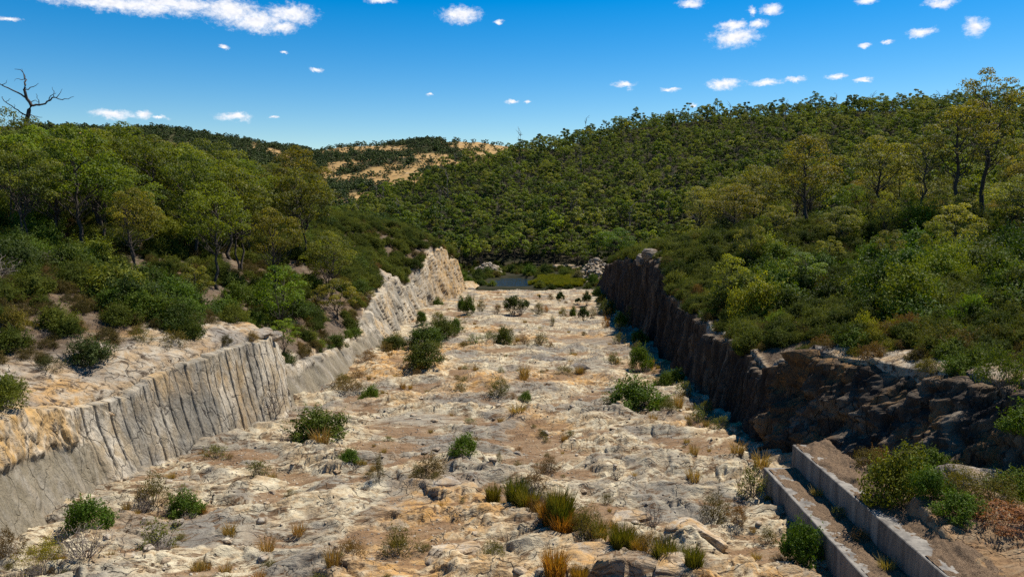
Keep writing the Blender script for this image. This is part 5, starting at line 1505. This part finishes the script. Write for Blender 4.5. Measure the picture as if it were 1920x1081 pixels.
BOULDERS = [  # name, x, y, z centre, dims, rz, material, rust, label
    ('rock_slab', -31.6, 50.5, 3.0, (7.0, 4.2, 2.2), 0.2, M_BOULDER, 0.45, 'long rounded pale slab lying on the left bank above the ledge'),
    ('rock_slab', -27.0, 51.0, 2.6, (2.6, 2.2, 1.2), 0.5, M_BOULDER, 0.35, 'short pale block at the right end of the long rounded slab'),
    ('rock_slab', -31.8, 45.8, 1.9, (8.5, 5.0, 2.6), 0.1, M_BOULDER, 0.7, 'broad tan rock dome on the left bank below the long slab'),
    ('rock_slab', -30.0, 39.2, 1.9, (6.0, 4.0, 2.4), -0.1, M_BOULDER, 0.95, 'orange weathered rock hump at the left edge'),
    ('rock_slab', -27.3, 41.2, 1.0, (3.0, 2.2, 2.6), 0.4, M_BOULDER, 0.5, 'square fractured block at the near end of the grooved face'),
    ('rock_slab', -28.4, 42.6, 1.4, (3.4, 2.0, 1.4), 0.9, M_BOULDER, 0.6, 'angular ledge rock beside the dark shrub on the left bank'),
    ('rock_slab', -23.6, 56.4, 3.2, (3.4, 2.2, 1.5), 0.15, M_BOULDER, 0.3, 'flat pale slab resting on top of the grooved face'),
    ('rock_slab', -22.4, 57.3, 3.15, (1.5, 1.4, 0.95), 0.6, M_BOULDER, 0.3, 'small pale block at the far end of the grooved face top'),
    ('rock_slab', -25.2, 54.6, 3.1, (2.2, 1.6, 0.8), 0.3, M_BOULDER, 0.4, 'low pale slab left of the flat one on the grooved face'),
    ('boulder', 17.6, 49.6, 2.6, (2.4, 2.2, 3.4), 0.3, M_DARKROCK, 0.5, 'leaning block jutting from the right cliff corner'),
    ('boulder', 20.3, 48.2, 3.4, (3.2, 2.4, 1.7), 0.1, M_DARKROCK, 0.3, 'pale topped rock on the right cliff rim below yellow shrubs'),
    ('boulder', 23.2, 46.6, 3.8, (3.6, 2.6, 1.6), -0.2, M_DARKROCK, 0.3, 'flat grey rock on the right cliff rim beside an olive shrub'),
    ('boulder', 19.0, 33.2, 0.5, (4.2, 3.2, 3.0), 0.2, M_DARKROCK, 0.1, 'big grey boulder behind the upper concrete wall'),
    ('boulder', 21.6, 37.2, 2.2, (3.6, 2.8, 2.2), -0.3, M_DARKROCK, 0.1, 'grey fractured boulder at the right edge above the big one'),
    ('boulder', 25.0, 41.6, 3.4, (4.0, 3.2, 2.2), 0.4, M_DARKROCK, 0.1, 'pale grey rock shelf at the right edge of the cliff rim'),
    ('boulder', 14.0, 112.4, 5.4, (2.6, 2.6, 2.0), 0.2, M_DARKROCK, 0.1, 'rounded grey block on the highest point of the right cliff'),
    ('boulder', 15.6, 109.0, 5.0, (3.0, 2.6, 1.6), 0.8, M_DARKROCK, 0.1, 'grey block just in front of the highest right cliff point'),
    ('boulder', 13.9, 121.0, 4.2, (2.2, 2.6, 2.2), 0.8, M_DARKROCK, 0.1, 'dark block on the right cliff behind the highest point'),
    ('boulder', -0.4, 85.5, -4.7, (3.8, 2.4, 1.5), 0.1, M_DARKROCK, 0.0, 'low dark rock beside a hollow in the middle of the floor'),
    ('boulder', 2.6, 81.5, -4.6, (3.4, 1.6, 1.0), 0.2, M_DARKROCK, 0.0, 'dark flat rock right of the hollow in mid floor'),
    ('boulder', -23.6, 209.5, -11.6, (3.4, 2.4, 1.8), 0.2, M_BOULDER, 0.2, 'pale rounded rock at the left end of the floor lip'),
    ('boulder', 3.6, 36.6, -1.75, (2.6, 1.8, 1.2), 0.3, M_BOULDER, 0.8, 'tan rounded rock on the far side of the grassy gully'),
    ('boulder', 6.6, 34.0, -1.6, (3.0, 2.0, 1.3), -0.3, M_BOULDER, 0.8, 'tan cracked rock right of the grassy gully'),
    ('boulder', 1.9, 31.2, -1.4, (3.6, 2.4, 1.4), 0.2, M_BOULDER, 0.9, 'large orange rock at the bottom edge left of the gully'),
    ('boulder', -4.5, 31.0, -1.5, (3.0, 1.9, 1.2), 0.4, M_BOULDER, 0.7, 'orange brown rock dome at the bottom edge'),
    ('boulder', 5.0, 29.6, -1.2, (2.6, 2.0, 1.4), 0.1, M_BOULDER, 0.9, 'orange brown rock at the bottom edge beside the rushes'),
    ('boulder', -6.2, 40.2, -2.0, (2.8, 1.6, 0.8), 0.1, M_BOULDER, 0.3, 'flat pale cracked rock left of the rush clump'),
]
for k, (nm, x, y, z, dm, rz, mt, ru_, label) in enumerate(BOULDERS):
    if nm == 'rock_slab' or x > 17: z = min(z, gz(x, y) - 0.05 * dm[2]) if y > 40 else z
    if nm == 'boulder' and -24.5 < x < 9: z = float(floor_z(x, y)) - (0.20 if y < 60 else 0.05) * dm[2]
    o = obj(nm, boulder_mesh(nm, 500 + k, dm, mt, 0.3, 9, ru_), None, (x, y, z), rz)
    tag(o, label, 'rock')

# loose stones on the floor
ST = [boulder_mesh('stone_mesh', 560 + k, (1.0, 0.8, 0.5), M_BOULDER, 0.25, 9, 0.3, ico(3)) for k in range(6)]
PR2 = random.Random(31)
for k in range(110):
    x = PR2.uniform(-22, 11); y = 27 + 45 * PR2.random() ** 1.3
    if 11.2 < x: continue
    s_ = PR2.uniform(0.25, 0.7)
    o = obj('loose_stone', ST[k % 6], None, (x, y, float(floor_z(x, y)) + 0.05 * s_), PR2.uniform(0, 6.28), (s_, s_, s_ * PR2.uniform(0.6, 1.2)))
    tag(o, 'small loose pale stone lying on the rock floor', 'stone', 'loose stones on the rock floor')
GP = [boulder_mesh('pebble_mesh', 580 + k, (1.0, 0.8, 0.6), M_BOULDER, 0.25, 9, 0.2, ICO2) for k in range(4)]
n = 7000
gr = np.random.default_rng(41)
x = gr.uniform(-24, 13, n); y = 26 + 60 * gr.random(n) ** 1.5
zz, so, _, _ = floor_surface(x, y)
ok = (gr.random(n) < 0.25 + 0.75 * so) & ~((x > 11.4) & (y < 42))
forest('gravel', np.stack([x, y, zz], -1)[ok], gr.uniform(0.05, 0.2, ok.sum()), GP, 'loose gravel and rock chips on the channel floor')
# rubble slopes by the pond
def rubble(cx, cy, z0, lx, ly, hh, n, label):
    a = gr.uniform(0, 2 * math.pi, n); q = np.sqrt(gr.random(n))
    x = cx + lx * q * np.cos(a); y = cy + ly * q * np.sin(a)
    z = np.maximum(z0 + hh * (1 - q ** 1.3), hills_z(x, y)) + gr.uniform(-.3, .3, n)
    forest('rubble', np.stack([x, y, z], -1), np.clip(gr.lognormal(-0.1, 0.45, n), 0.35, 2.6), GP, label)
rubble(-27.0, 294, -16, 7, 9, 4.2, 420, 'pale broken rock heap left of the pond')
rubble(14.5, 268, -15.8, 7.5, 13, 8.5, 620, 'grey broken rock slope right of the pond')
# rock bar behind the pond
for k, (x, y, s_) in enumerate([(-3, 312, 5), (4, 316, 6), (11, 310, 4.5), (7, 306, 4)]):
    o = obj('rock_bar', boulder_mesh('rock_bar', 600 + k, (s_ * 1.6, s_, 1.6), M_BOULDER, 0.2, 6, 0.5), None, (x, y, float(hills_z(np.array([x]), np.array([y]))[0]) + 0.3), 0.3 * k)
    tag(o, 'low pinkish rock shelf across the valley floor behind the pond', 'rock', 'rock shelf behind the pond')

# leaf litter and soil lying on the concrete ledges
M_LIT, t, out_ = new_mat('leaf_litter')
pos = t.n('ShaderNodeNewGeometry').outputs['Position']
nn = t.noise(pos, 22.0, 4, 0.75)
c_ = t.mix(t.ramp(nn, [(0.35, 0.0), (0.65, 1.0)]), (0.06, 0.037, 0.023), (0.24, 0.165, 0.10))
principled(t, out_, c_, 0.95, 0.05, bump(t, nn, 1.0, 0.06))


def litter(x0, x1, ya, yb, h, seed, bias, label, amp=0.16):
    nx, ny = 36, 420
    xs = np.linspace(x0, x1, nx); ys = np.linspace(ya, yb, ny)
    Xl, Yl = np.meshgrid(xs, ys)
    tt = (Xl - x0) / (x1 - x0)
    hh = amp * (tt - bias + 0.9 * fbm(Xl / 1.1, Yl / 1.8, seed, 4, 0.6)) + 0.05 * fbm(Xl / 0.16, Yl / 0.16, seed + 2, 2)
    hh = np.clip(hh, -0.03, 0.5)
    Vl = np.stack([Xl, Yl, plane_z(Yl) + h + hh], -1).reshape(-1, 3)
    tag(obj('leaf_litter', mesh_np('leaf_litter', Vl, grid_faces(ny, nx), M_LIT)), label, None, None, 'stuff')


litter(11.95, 13.355, 8, 40.9, 1.3, 120, 0.10, 'brown leaf litter and soil lying on the lower concrete ledge')
litter(13.45, 15.2, 8, 41.2, 2.62, 125, 0.05, 'soil and debris spilled over the top of the upper concrete wall', 0.3)

# ------------------------------------------------------------------ dead tree on the left ridge
DT = (-65.6, 90.0)
dz = gz(*DT)
def dpt(zx, zy, dy=0.0):
    """sketch units to metres: 1 unit = 1/2.703 photo pixels at 90 m"""
    k = 90.0 / 1400 / 2.703
    return np.array([(zx - 125) * k, dy, 20.2 - dz + (470 - zy) * k])
DB = [([(118, 560), (112, 480), (126, 385), (148, 310), (170, 258)], .40, .20, [0, 0, .1, .2, .3]),
      ([(170, 258), (153, 222), (151, 182), (160, 160)], .19, .13, [.3, .1, -.1, -.2]),
      ([(152, 222), (138, 206), (105, 184), (72, 165), (40, 147), (0, 110)], .12, .03, [.1, -.3, -.9, -1.4, -1.8, -2.4]),
      ([(160, 160), (150, 148), (138, 122), (124, 98), (108, 78), (65, 68)], .11, .025, [-.2, .2, .6, .9, 1.0, 1.3]),
      ([(124, 98), (122, 70)], .04, .015, [.9, .7]), ([(160, 160), (168, 140), (173, 106)], .07, .02, [-.2, -.4, -.6]),
      ([(152, 178), (175, 168), (200, 143)], .08, .02, [-.1, .4, .9]), ([(72, 165), (88, 155), (92, 136)], .05, .015, [-1.4, -1.2, -1.0]),
      ([(138, 122), (126, 130), (108, 122), (104, 140)], .05, .015, [.6, .3, 0, -.2]),
      ([(170, 258), (186, 252), (214, 256), (238, 232), (268, 214), (300, 221), (335, 222), (366, 208)], .15, .02, [.3, .6, .9, 1.2, 1.3, 1.5, 1.5, 1.6]),
      ([(268, 214), (276, 190), (272, 163)], .06, .015, [1.3, 1.0, .9]), ([(280, 214), (292, 192), (300, 168)], .05, .015, [1.3, 1.6, 1.8]),
      ([(200, 250), (205, 225), (203, 200)], .06, .02, [.7, .4, .2]), ([(240, 230), (262, 205), (285, 200), (305, 196)], .06, .015, [1.2, .8, .6, .4]),
      ([(148, 310), (128, 296), (104, 272), (78, 250), (60, 226), (70, 222)], .10, .02, [.2, -.3, -.8, -1.1, -1.2, -1.3]),
      ([(126, 340), (112, 312), (100, 296)], .06, .02, [.1, .4, .7]), ([(110, 280), (114, 258)], .04, .015, [-.7, -.9]),
      ([(146, 318), (168, 308), (192, 311), (225, 322), (268, 326)], .09, .02, [.2, -.2, -.6, -.9, -1.2]),
      ([(78, 250), (92, 240), (95, 228)], .04, .012, [-1.1, -1.0, -.9]), ([(173, 258), (160, 240), (175, 232), (196, 240)], .07, .02, [.3, .6, .8, 1.0])]
root = bpy.data.objects.new('dead_tree', None); COL.objects.link(root); root.location = (DT[0], DT[1], dz)
tag(root, 'bare dead tree with twisted branches above the left forest', 'tree')
def sm(P, n):
    P = np.array(P); t0 = np.linspace(0, 1, len(P)); t1 = np.linspace(0, 1, n)
    return np.stack([np.interp(t1, t0, P[:, q]) for q in range(3)], -1)
for k, (pts, ra, rb, dys) in enumerate(DB):
    P = [dpt(a_, b_, d_) for (a_, b_), d_ in zip(pts, dys)]
    if k == 0: P = [np.array([P[0][0] - .1, 0, -0.4])] + P
    P = sm(P, len(P) * 2); P[1:-1] += np.random.default_rng(k).normal(0, 0.05, P[1:-1].shape)
    v_, f_ = tube(P, np.linspace(ra, rb, len(P)), 6)
    obj('trunk' if k < 1 else 'branch', mesh_np('dead_trunk' if k < 1 else 'dead_branch', v_, f_, M_DEADWOOD), root)

# ------------------------------------------------------------------ single plants of note on the banks and behind the wall
for kind, x, y, w, h, col, meshes, label in [
        ('bright', 14.9, 32.2, 3.2, 2.7, (0.085, 0.098, 0.016), S_GREEN, 'large green shrub with tan patches behind the upper concrete wall'),
        ('olive', 16.6, 30.4, 2.4, 1.5, (0.115, 0.110, 0.018), S_OLIVE, 'yellow green shrub leaning over the upper concrete wall'),
        ('green', 19.0, 31.2, 2.4, 1.5, (0.070, 0.10, 0.016), S_GREEN, 'green shrub at the right edge below the big grey boulder'),
        ('rust', 17.2, 28.2, 3.6, 1.1, (0.21, 0.10, 0.055), S_OLIVE, 'rust brown dead heap of twigs in the bottom right corner'),
        ('green', 22.0, 37.2, 3.0, 2.2, (0.060, 0.085, 0.016), S_HEATH, 'feathery green shrub at the right edge above the big grey boulder'),
        ('olive', 23.0, 45.4, 3.0, 1.7, (0.085, 0.085, 0.020), S_HEATH, 'olive shrub growing on the right cliff rim'),
        ('yellow', 20.4, 49.6, 2.6, 2.2, G_YELLOW, S_HEATH, 'bright yellow green shrub on the right cliff rim'),
        ('yellow', 22.6, 50.4, 2.2, 1.6, G_YELLOW, S_HEATH, 'smaller yellow shrub right of the bright yellow green one'),
        ('bright', 26.4, 48.6, 3.0, 2.3, (0.10, 0.17, 0.012), S_HEATH, 'vivid green feathery shrub on the right bank'),
        ('yellow', 31.2, 53.0, 2.2, 1.8, (0.16, 0.15, 0.018), S_GREEN, 'yellow topped shrub at the right edge of the thicket'),
        ('yellow', 20.8, 112, 3.2, 2.2, (0.13, 0.13, 0.02), S_GREEN, 'yellow green shrub on the far part of the right bank'),
        ('yellow', 23.2, 119, 4.2, 2.6, (0.15, 0.15, 0.02), S_GREEN, 'round yellow shrub below the right stand of gums'),
        ('green', -28.6, 43.6, 3.2, 1.7, (0.040, 0.052, 0.014), S_GREEN, 'dark shrub in the recess between rocks on the left bank'),
        ('olive', -29.8, 41.4, 1.8, 1.3, (0.05, 0.05, 0.02), S_OLIVE, 'small dusky shrub left of the recess on the left bank'),
        ('olive', -25.9, 48.6, 2.4, 1.4, G_OLIVE, S_OLIVE, 'straggly olive shrub on the near top of the grooved face'),
        ('olive', -27.4, 47.2, 2.0, 1.6, G_OLIVE, S_OLIVE, 'tall olive shrub behind the near end of the grooved face'),
        ('yellow', -33.5, 44.0, 2.4, 1.8, (0.11, 0.10, 0.02), S_HEATH, 'yellowish heath shrub at the left edge beside the rock dome')]:
    zb = gz(x, y)
    if 13 < x < 26 and y < 48: zb = right_z(x, y)
    put(kind, x, y, zb - 0.1, w, h, label, None, col, meshes)

# reed bed and bushes round the pond
n = 1100
x = gr.uniform(-9, 10, n); y = gr.uniform(243, 276, n)
ok = np.hypot((x - 1) / 9.5, (y - 259) / 16) + 0.9 * pn(x / 5, y / 5, 3) < 0.85
x, y = x[ok], y[ok]
U_REED = tinted(S_RUSH, ((0.12, 0.15, 0.016), (0.20, 0.20, 0.025)), 'reeds_yellow_green')
forest('reeds', np.stack([x, y, np.maximum(hills_z(x, y), -16.1) - 0.05], -1), gr.uniform(0.9, 1.5, len(x)), U_REED, 'yellow green reed bed beside the pond')
for k, (x, y, w, h, c, label) in enumerate([
        (-29.5, 248, 5, 3.6, G_GREEN, 'round green bush on the left shore of the pond'), (-26.5, 254, 4.4, 3.2, G_DARK, 'dark round bush at the water left of the pond'),
        (-32.5, 258, 5.4, 4.2, G_MID, 'light green bush behind the left shore of the pond'), (-25.0, 247.5, 3.8, 2.4, G_DARK, 'low dark bush at the near left corner of the pond'),
        (-28.0, 268, 5.0, 4.4, G_DARK, 'tall dark bush on the far left shore of the pond'), (-10.0, 282, 6, 4.6, G_GREEN, 'green bush on the far shore of the pond'),
        (-4.0, 288, 5, 4.4, G_DARK, 'dark bush right of the pond on the far shore'), (8.0, 262, 5.5, 4.4, (0.12, 0.105, 0.08), 'grey leafless looking bush beside the reed bed'),
        (12.5, 252, 4.6, 4.2, G_GREEN, 'green bush at the right end of the reed bed'), (-17, 292, 4, 4, G_DARK, 'dark bush where the stream enters the pond'),
        (-21.0, 246.0, 3.6, 2.2, G_MID, 'light green low bush at the near edge of the pond'), (-26.0, 282, 5, 3.6, G_GREEN, 'green bush in front of the pale rock heap'), (-22, 276, 4, 2.6, G_OLIVE, 'olive bush at the foot of the pale rock heap'),
        (15.5, 246, 4.4, 3.4, G_OLIVE, 'olive bush below the grey broken rock slope'), (3, 284, 5, 3.2, G_MID, 'light green bush behind the reed bed'), (13, 288, 6, 4.5, G_GREEN, 'green bush behind the grey broken rock slope'),
        (20.5, 262, 6, 5, G_GREEN, 'green bush below the right end of the broken rock slope'), (22.5, 256, 4, 3.4, G_YELLOW, 'yellow bush beside the broken rock slope')]):
    put('green', x, y, max(float(hills_z(np.array([x]), np.array([y]))[0]), -16.05) - 0.1, w, h, label, 'bushes round the pond', c, S_THICK)

# shrubs in the shade at the foot of the right cliff
for k, (x, y, w, h, kind) in enumerate([(11.6, 66, 2.2, 1.8, 'sparse'), (11.7, 72, 2.4, 1.6, 'green'), (10.2, 92, 2.0, 1.8, 'olive'), (11.3, 100, 2.6, 2.0, 'green'), (9.9, 112, 2.4, 2.0, 'sparse'),
                                        (10.6, 120, 2.6, 2.4, 'green'), (9.4, 131, 2.8, 2.2, 'olive'), (10.4, 142, 3.0, 2.6, 'green'), (9.8, 156, 3.0, 2.4, 'olive'), (10.5, 168, 3.0, 2.6, 'green'), (10.2, 184, 3.2, 2.6, 'green'),
                                        (12.2, 53.5, 1.6, 1.2, 'sparse'), (12.0, 58.5, 1.8, 1.4, 'olive'), (11.6, 46.5, 1.6, 1.1, 'tuft'), (12.4, 44.0, 1.8, 1.0, 'tuft')]):
    put(kind, x, y, float(floor_z(x, y)) - 0.05, w, h, 'shrub growing in the shade along the foot of the dark right cliff', 'shrubs at the foot of the dark cliff')
# plants on and behind the concrete steps
for k, (x, y, w, h, kind, label) in enumerate([
        (13.1, 36.5, 0.9, 0.6, 'tuft', 'dry grass growing on the lower concrete ledge'), (13.0, 31.0, 1.1, 0.7, 'brown', 'low brown shrub growing on the lower concrete ledge'),
        (12.9, 28.2, 1.0, 0.6, 'tuft', 'straw grass on the near part of the lower concrete ledge'), (13.1, 33.6, 0.9, 0.8, 'sparse', 'thin green plant against the upper concrete wall'),
        (15.6, 36.8, 2.0, 1.3, 'olive', 'olive shrub behind the far part of the upper concrete wall'), (16.8, 34.2, 2.4, 1.6, 'green', 'green shrub between the upper concrete wall and the boulder'),
        (18.2, 33.0, 2.0, 1.2, 'olive', 'olive shrub in front of the big grey boulder'), (15.8, 28.8, 2.0, 1.2, 'green', 'low green shrub spilling over the near upper concrete wall'),
        (17.6, 29.8, 2.4, 1.5, 'olive', 'yellowish shrub behind the rust brown heap'), (20.4, 29.8, 2.6, 1.6, 'green', 'green shrub in the corner right of the rust brown heap'),
        (19.0, 27.6, 2.8, 1.0, 'rust', 'second rust brown heap of dead twigs at the bottom right')]):
    zb = plane_z(y) + 1.32 if x < 13.4 else right_z(x, y)
    put(kind, x, y, zb - 0.05, w, h, label)

# leafy shrubs crowding the rim and slope of the left bank
LS = random.Random(13)
for k in range(34):
    y = LS.uniform(62, 118); dd_ = LS.uniform(0.8, 10)
    _, cx_, _ = crest(-1, np.array([y])); x = float(cx_[0]) - dd_
    if any(abs(x - t_[1] * y / t_[2]) < 1.6 and t_[2] - 8 < y < t_[2] + 1 for t_ in TREES[:6]): continue
    w = LS.uniform(3.0, 5.5)
    put('thick', x, y, gz(x, y) - 0.2, w, w * LS.uniform(0.5, 0.72), 'dense green shrub on the slope above the smooth left wall', 'shrubs above the smooth left wall', [G_GREEN, G_DARK, (0.070, 0.095, 0.014)][k % 3])
for k in range(26):
    y = LS.uniform(51, 68); x = -LS.uniform(29, 49) * y / 60
    w = LS.uniform(3.2, 5.5)
    put('thick', x, y, gz(x, y) - 0.2, w, w * LS.uniform(0.5, 0.7), 'dark green shrub in the thicket at the left edge above the rock slabs', 'thicket at the left edge', [G_GREEN, G_DARK, G_DARK][k % 3])

# more growth between the concrete and the right cliff
for x, y, w, h, kind, label in [(15.2, 39.5, 1.6, 1.1, 'olive', 'olive shrub at the far end behind the upper concrete wall'), (16.9, 38.2, 1.8, 1.3, 'brown', 'brown shrub at the foot of the right cliff corner'),
                                (18.0, 35.6, 2.2, 1.5, 'green', 'dark green shrub beside the big grey boulder'), (15.2, 34.8, 1.5, 1.0, 'sparse', 'thin shrub on the soil behind the upper concrete wall'),
                                (15.4, 30.4, 1.8, 1.4, 'bright', 'fresh green shrub beside the large one behind the upper wall'), (16.4, 32.4, 2.0, 1.3, 'olive', 'olive shrub behind the large green one at the upper wall'),
                                (21.6, 33.6, 3.0, 2.0, 'green', 'green shrub at the right edge beside the boulder'), (22.6, 31.0, 3.0, 1.9, 'olive', 'olive shrub at the right edge in the corner')]:
    put(kind, x, y, right_z(x, y) - 0.05, w, h, label)

# heath and yellow bushes along the bare rim of the near right cliff
RS = random.Random(23)
for k in range(26):
    y = RS.uniform(40.5, 51); _, cx_, _ = crest(1, np.array([y])); x = float(cx_[0]) + RS.uniform(0.2, 6.5)
    w = RS.uniform(1.2, 2.6)
    kind, c, m_ = [('olive', G_OLIVE, S_HEATH), ('yellow', (0.14, 0.14, 0.02), S_HEATH), ('olive', G_BROWN, S_HEATH), ('thick', (0.070, 0.105, 0.014), S_THICK)][k % 4]
    put(kind, x, y, gz(x, y) - 0.12, w, w * RS.uniform(0.45, 0.75), {'olive': 'olive brown heath on the rim of the near right cliff', 'yellow': 'yellow green bush on the rim of the near right cliff', 'thick': 'green bush on the rim of the near right cliff'}[kind], 'bushes on the rim of the near right cliff', c, m_)
# shrubs breaking the line of the low smooth wall on the left
for k in range(16):
    y = RS.uniform(60.5, 104); b_, cx_, cz_ = crest(-1, np.array([y]))
    low = k % 2
    x = float(b_[0]) + RS.uniform(0.2, 1.6) if low else float(cx_[0]) - RS.uniform(0.0, 1.0)
    z = float(floor_z(x, y)) if low else float(cz_[0]) - 0.25
    w = RS.uniform(1.8, 3.4)
    kind, c = [('thick', G_GREEN), ('brown', G_BROWN), ('thick', G_DARK), ('olive', G_OLIVE)][k % 4]
    put(kind, x, y, z - 0.1, w, w * RS.uniform(0.5, 0.75), 'shrub at the foot of the low smooth left wall' if low else 'green shrub hanging over the rim of the low smooth left wall', 'shrubs along the low smooth left wall', c)

# taller bushes and young gums standing out of the right bank scrub
for k in range(34):
    y = RS.uniform(54, 104); _, cx_, _ = crest(1, np.array([y])); x = float(cx_[0]) + 2 + 34 * RS.random() * y / 80
    if px_of(x, y) > 1940: continue
    w = RS.uniform(3.6, 6.5)
    c, word = [(G_DARK, 'dark green'), ((0.075, 0.115, 0.014), 'mid green'), ((0.125, 0.150, 0.018), 'yellow green'), ((0.040, 0.066, 0.010), 'deep green')][k % 4]
    put('thick', x, y, gz(x, y) - 0.15, w, w * RS.uniform(0.62, 0.85), 'tall %s bush standing above the right bank scrub, %s' % (word, 'close to the cliff rim' if px_of(x, y) < 1400 else 'in the middle' if px_of(x, y) < 1680 else 'towards the right edge'), 'tall bushes on the right bank', c)
for k in range(12):
    y = RS.uniform(72, 108); x = RS.uniform(20, 60) * y / 100
    h = RS.uniform(4.0, 6.5)
    tree(pick(T_SMALL), x, y, gz(x, y) - 0.1, h, h * RS.uniform(0.6, 0.8), 'young open gum rising from the right bank scrub, %s' % ('near the cliff' if px_of(x, y) < 1450 else 'below the right stand'), 'young gums on the right bank', jit([(0.12, 0.14, 0.03), (0.09, 0.125, 0.016), (0.14, 0.135, 0.035)][k % 3]), 'gum_tree', None, 7.0, 5.8)
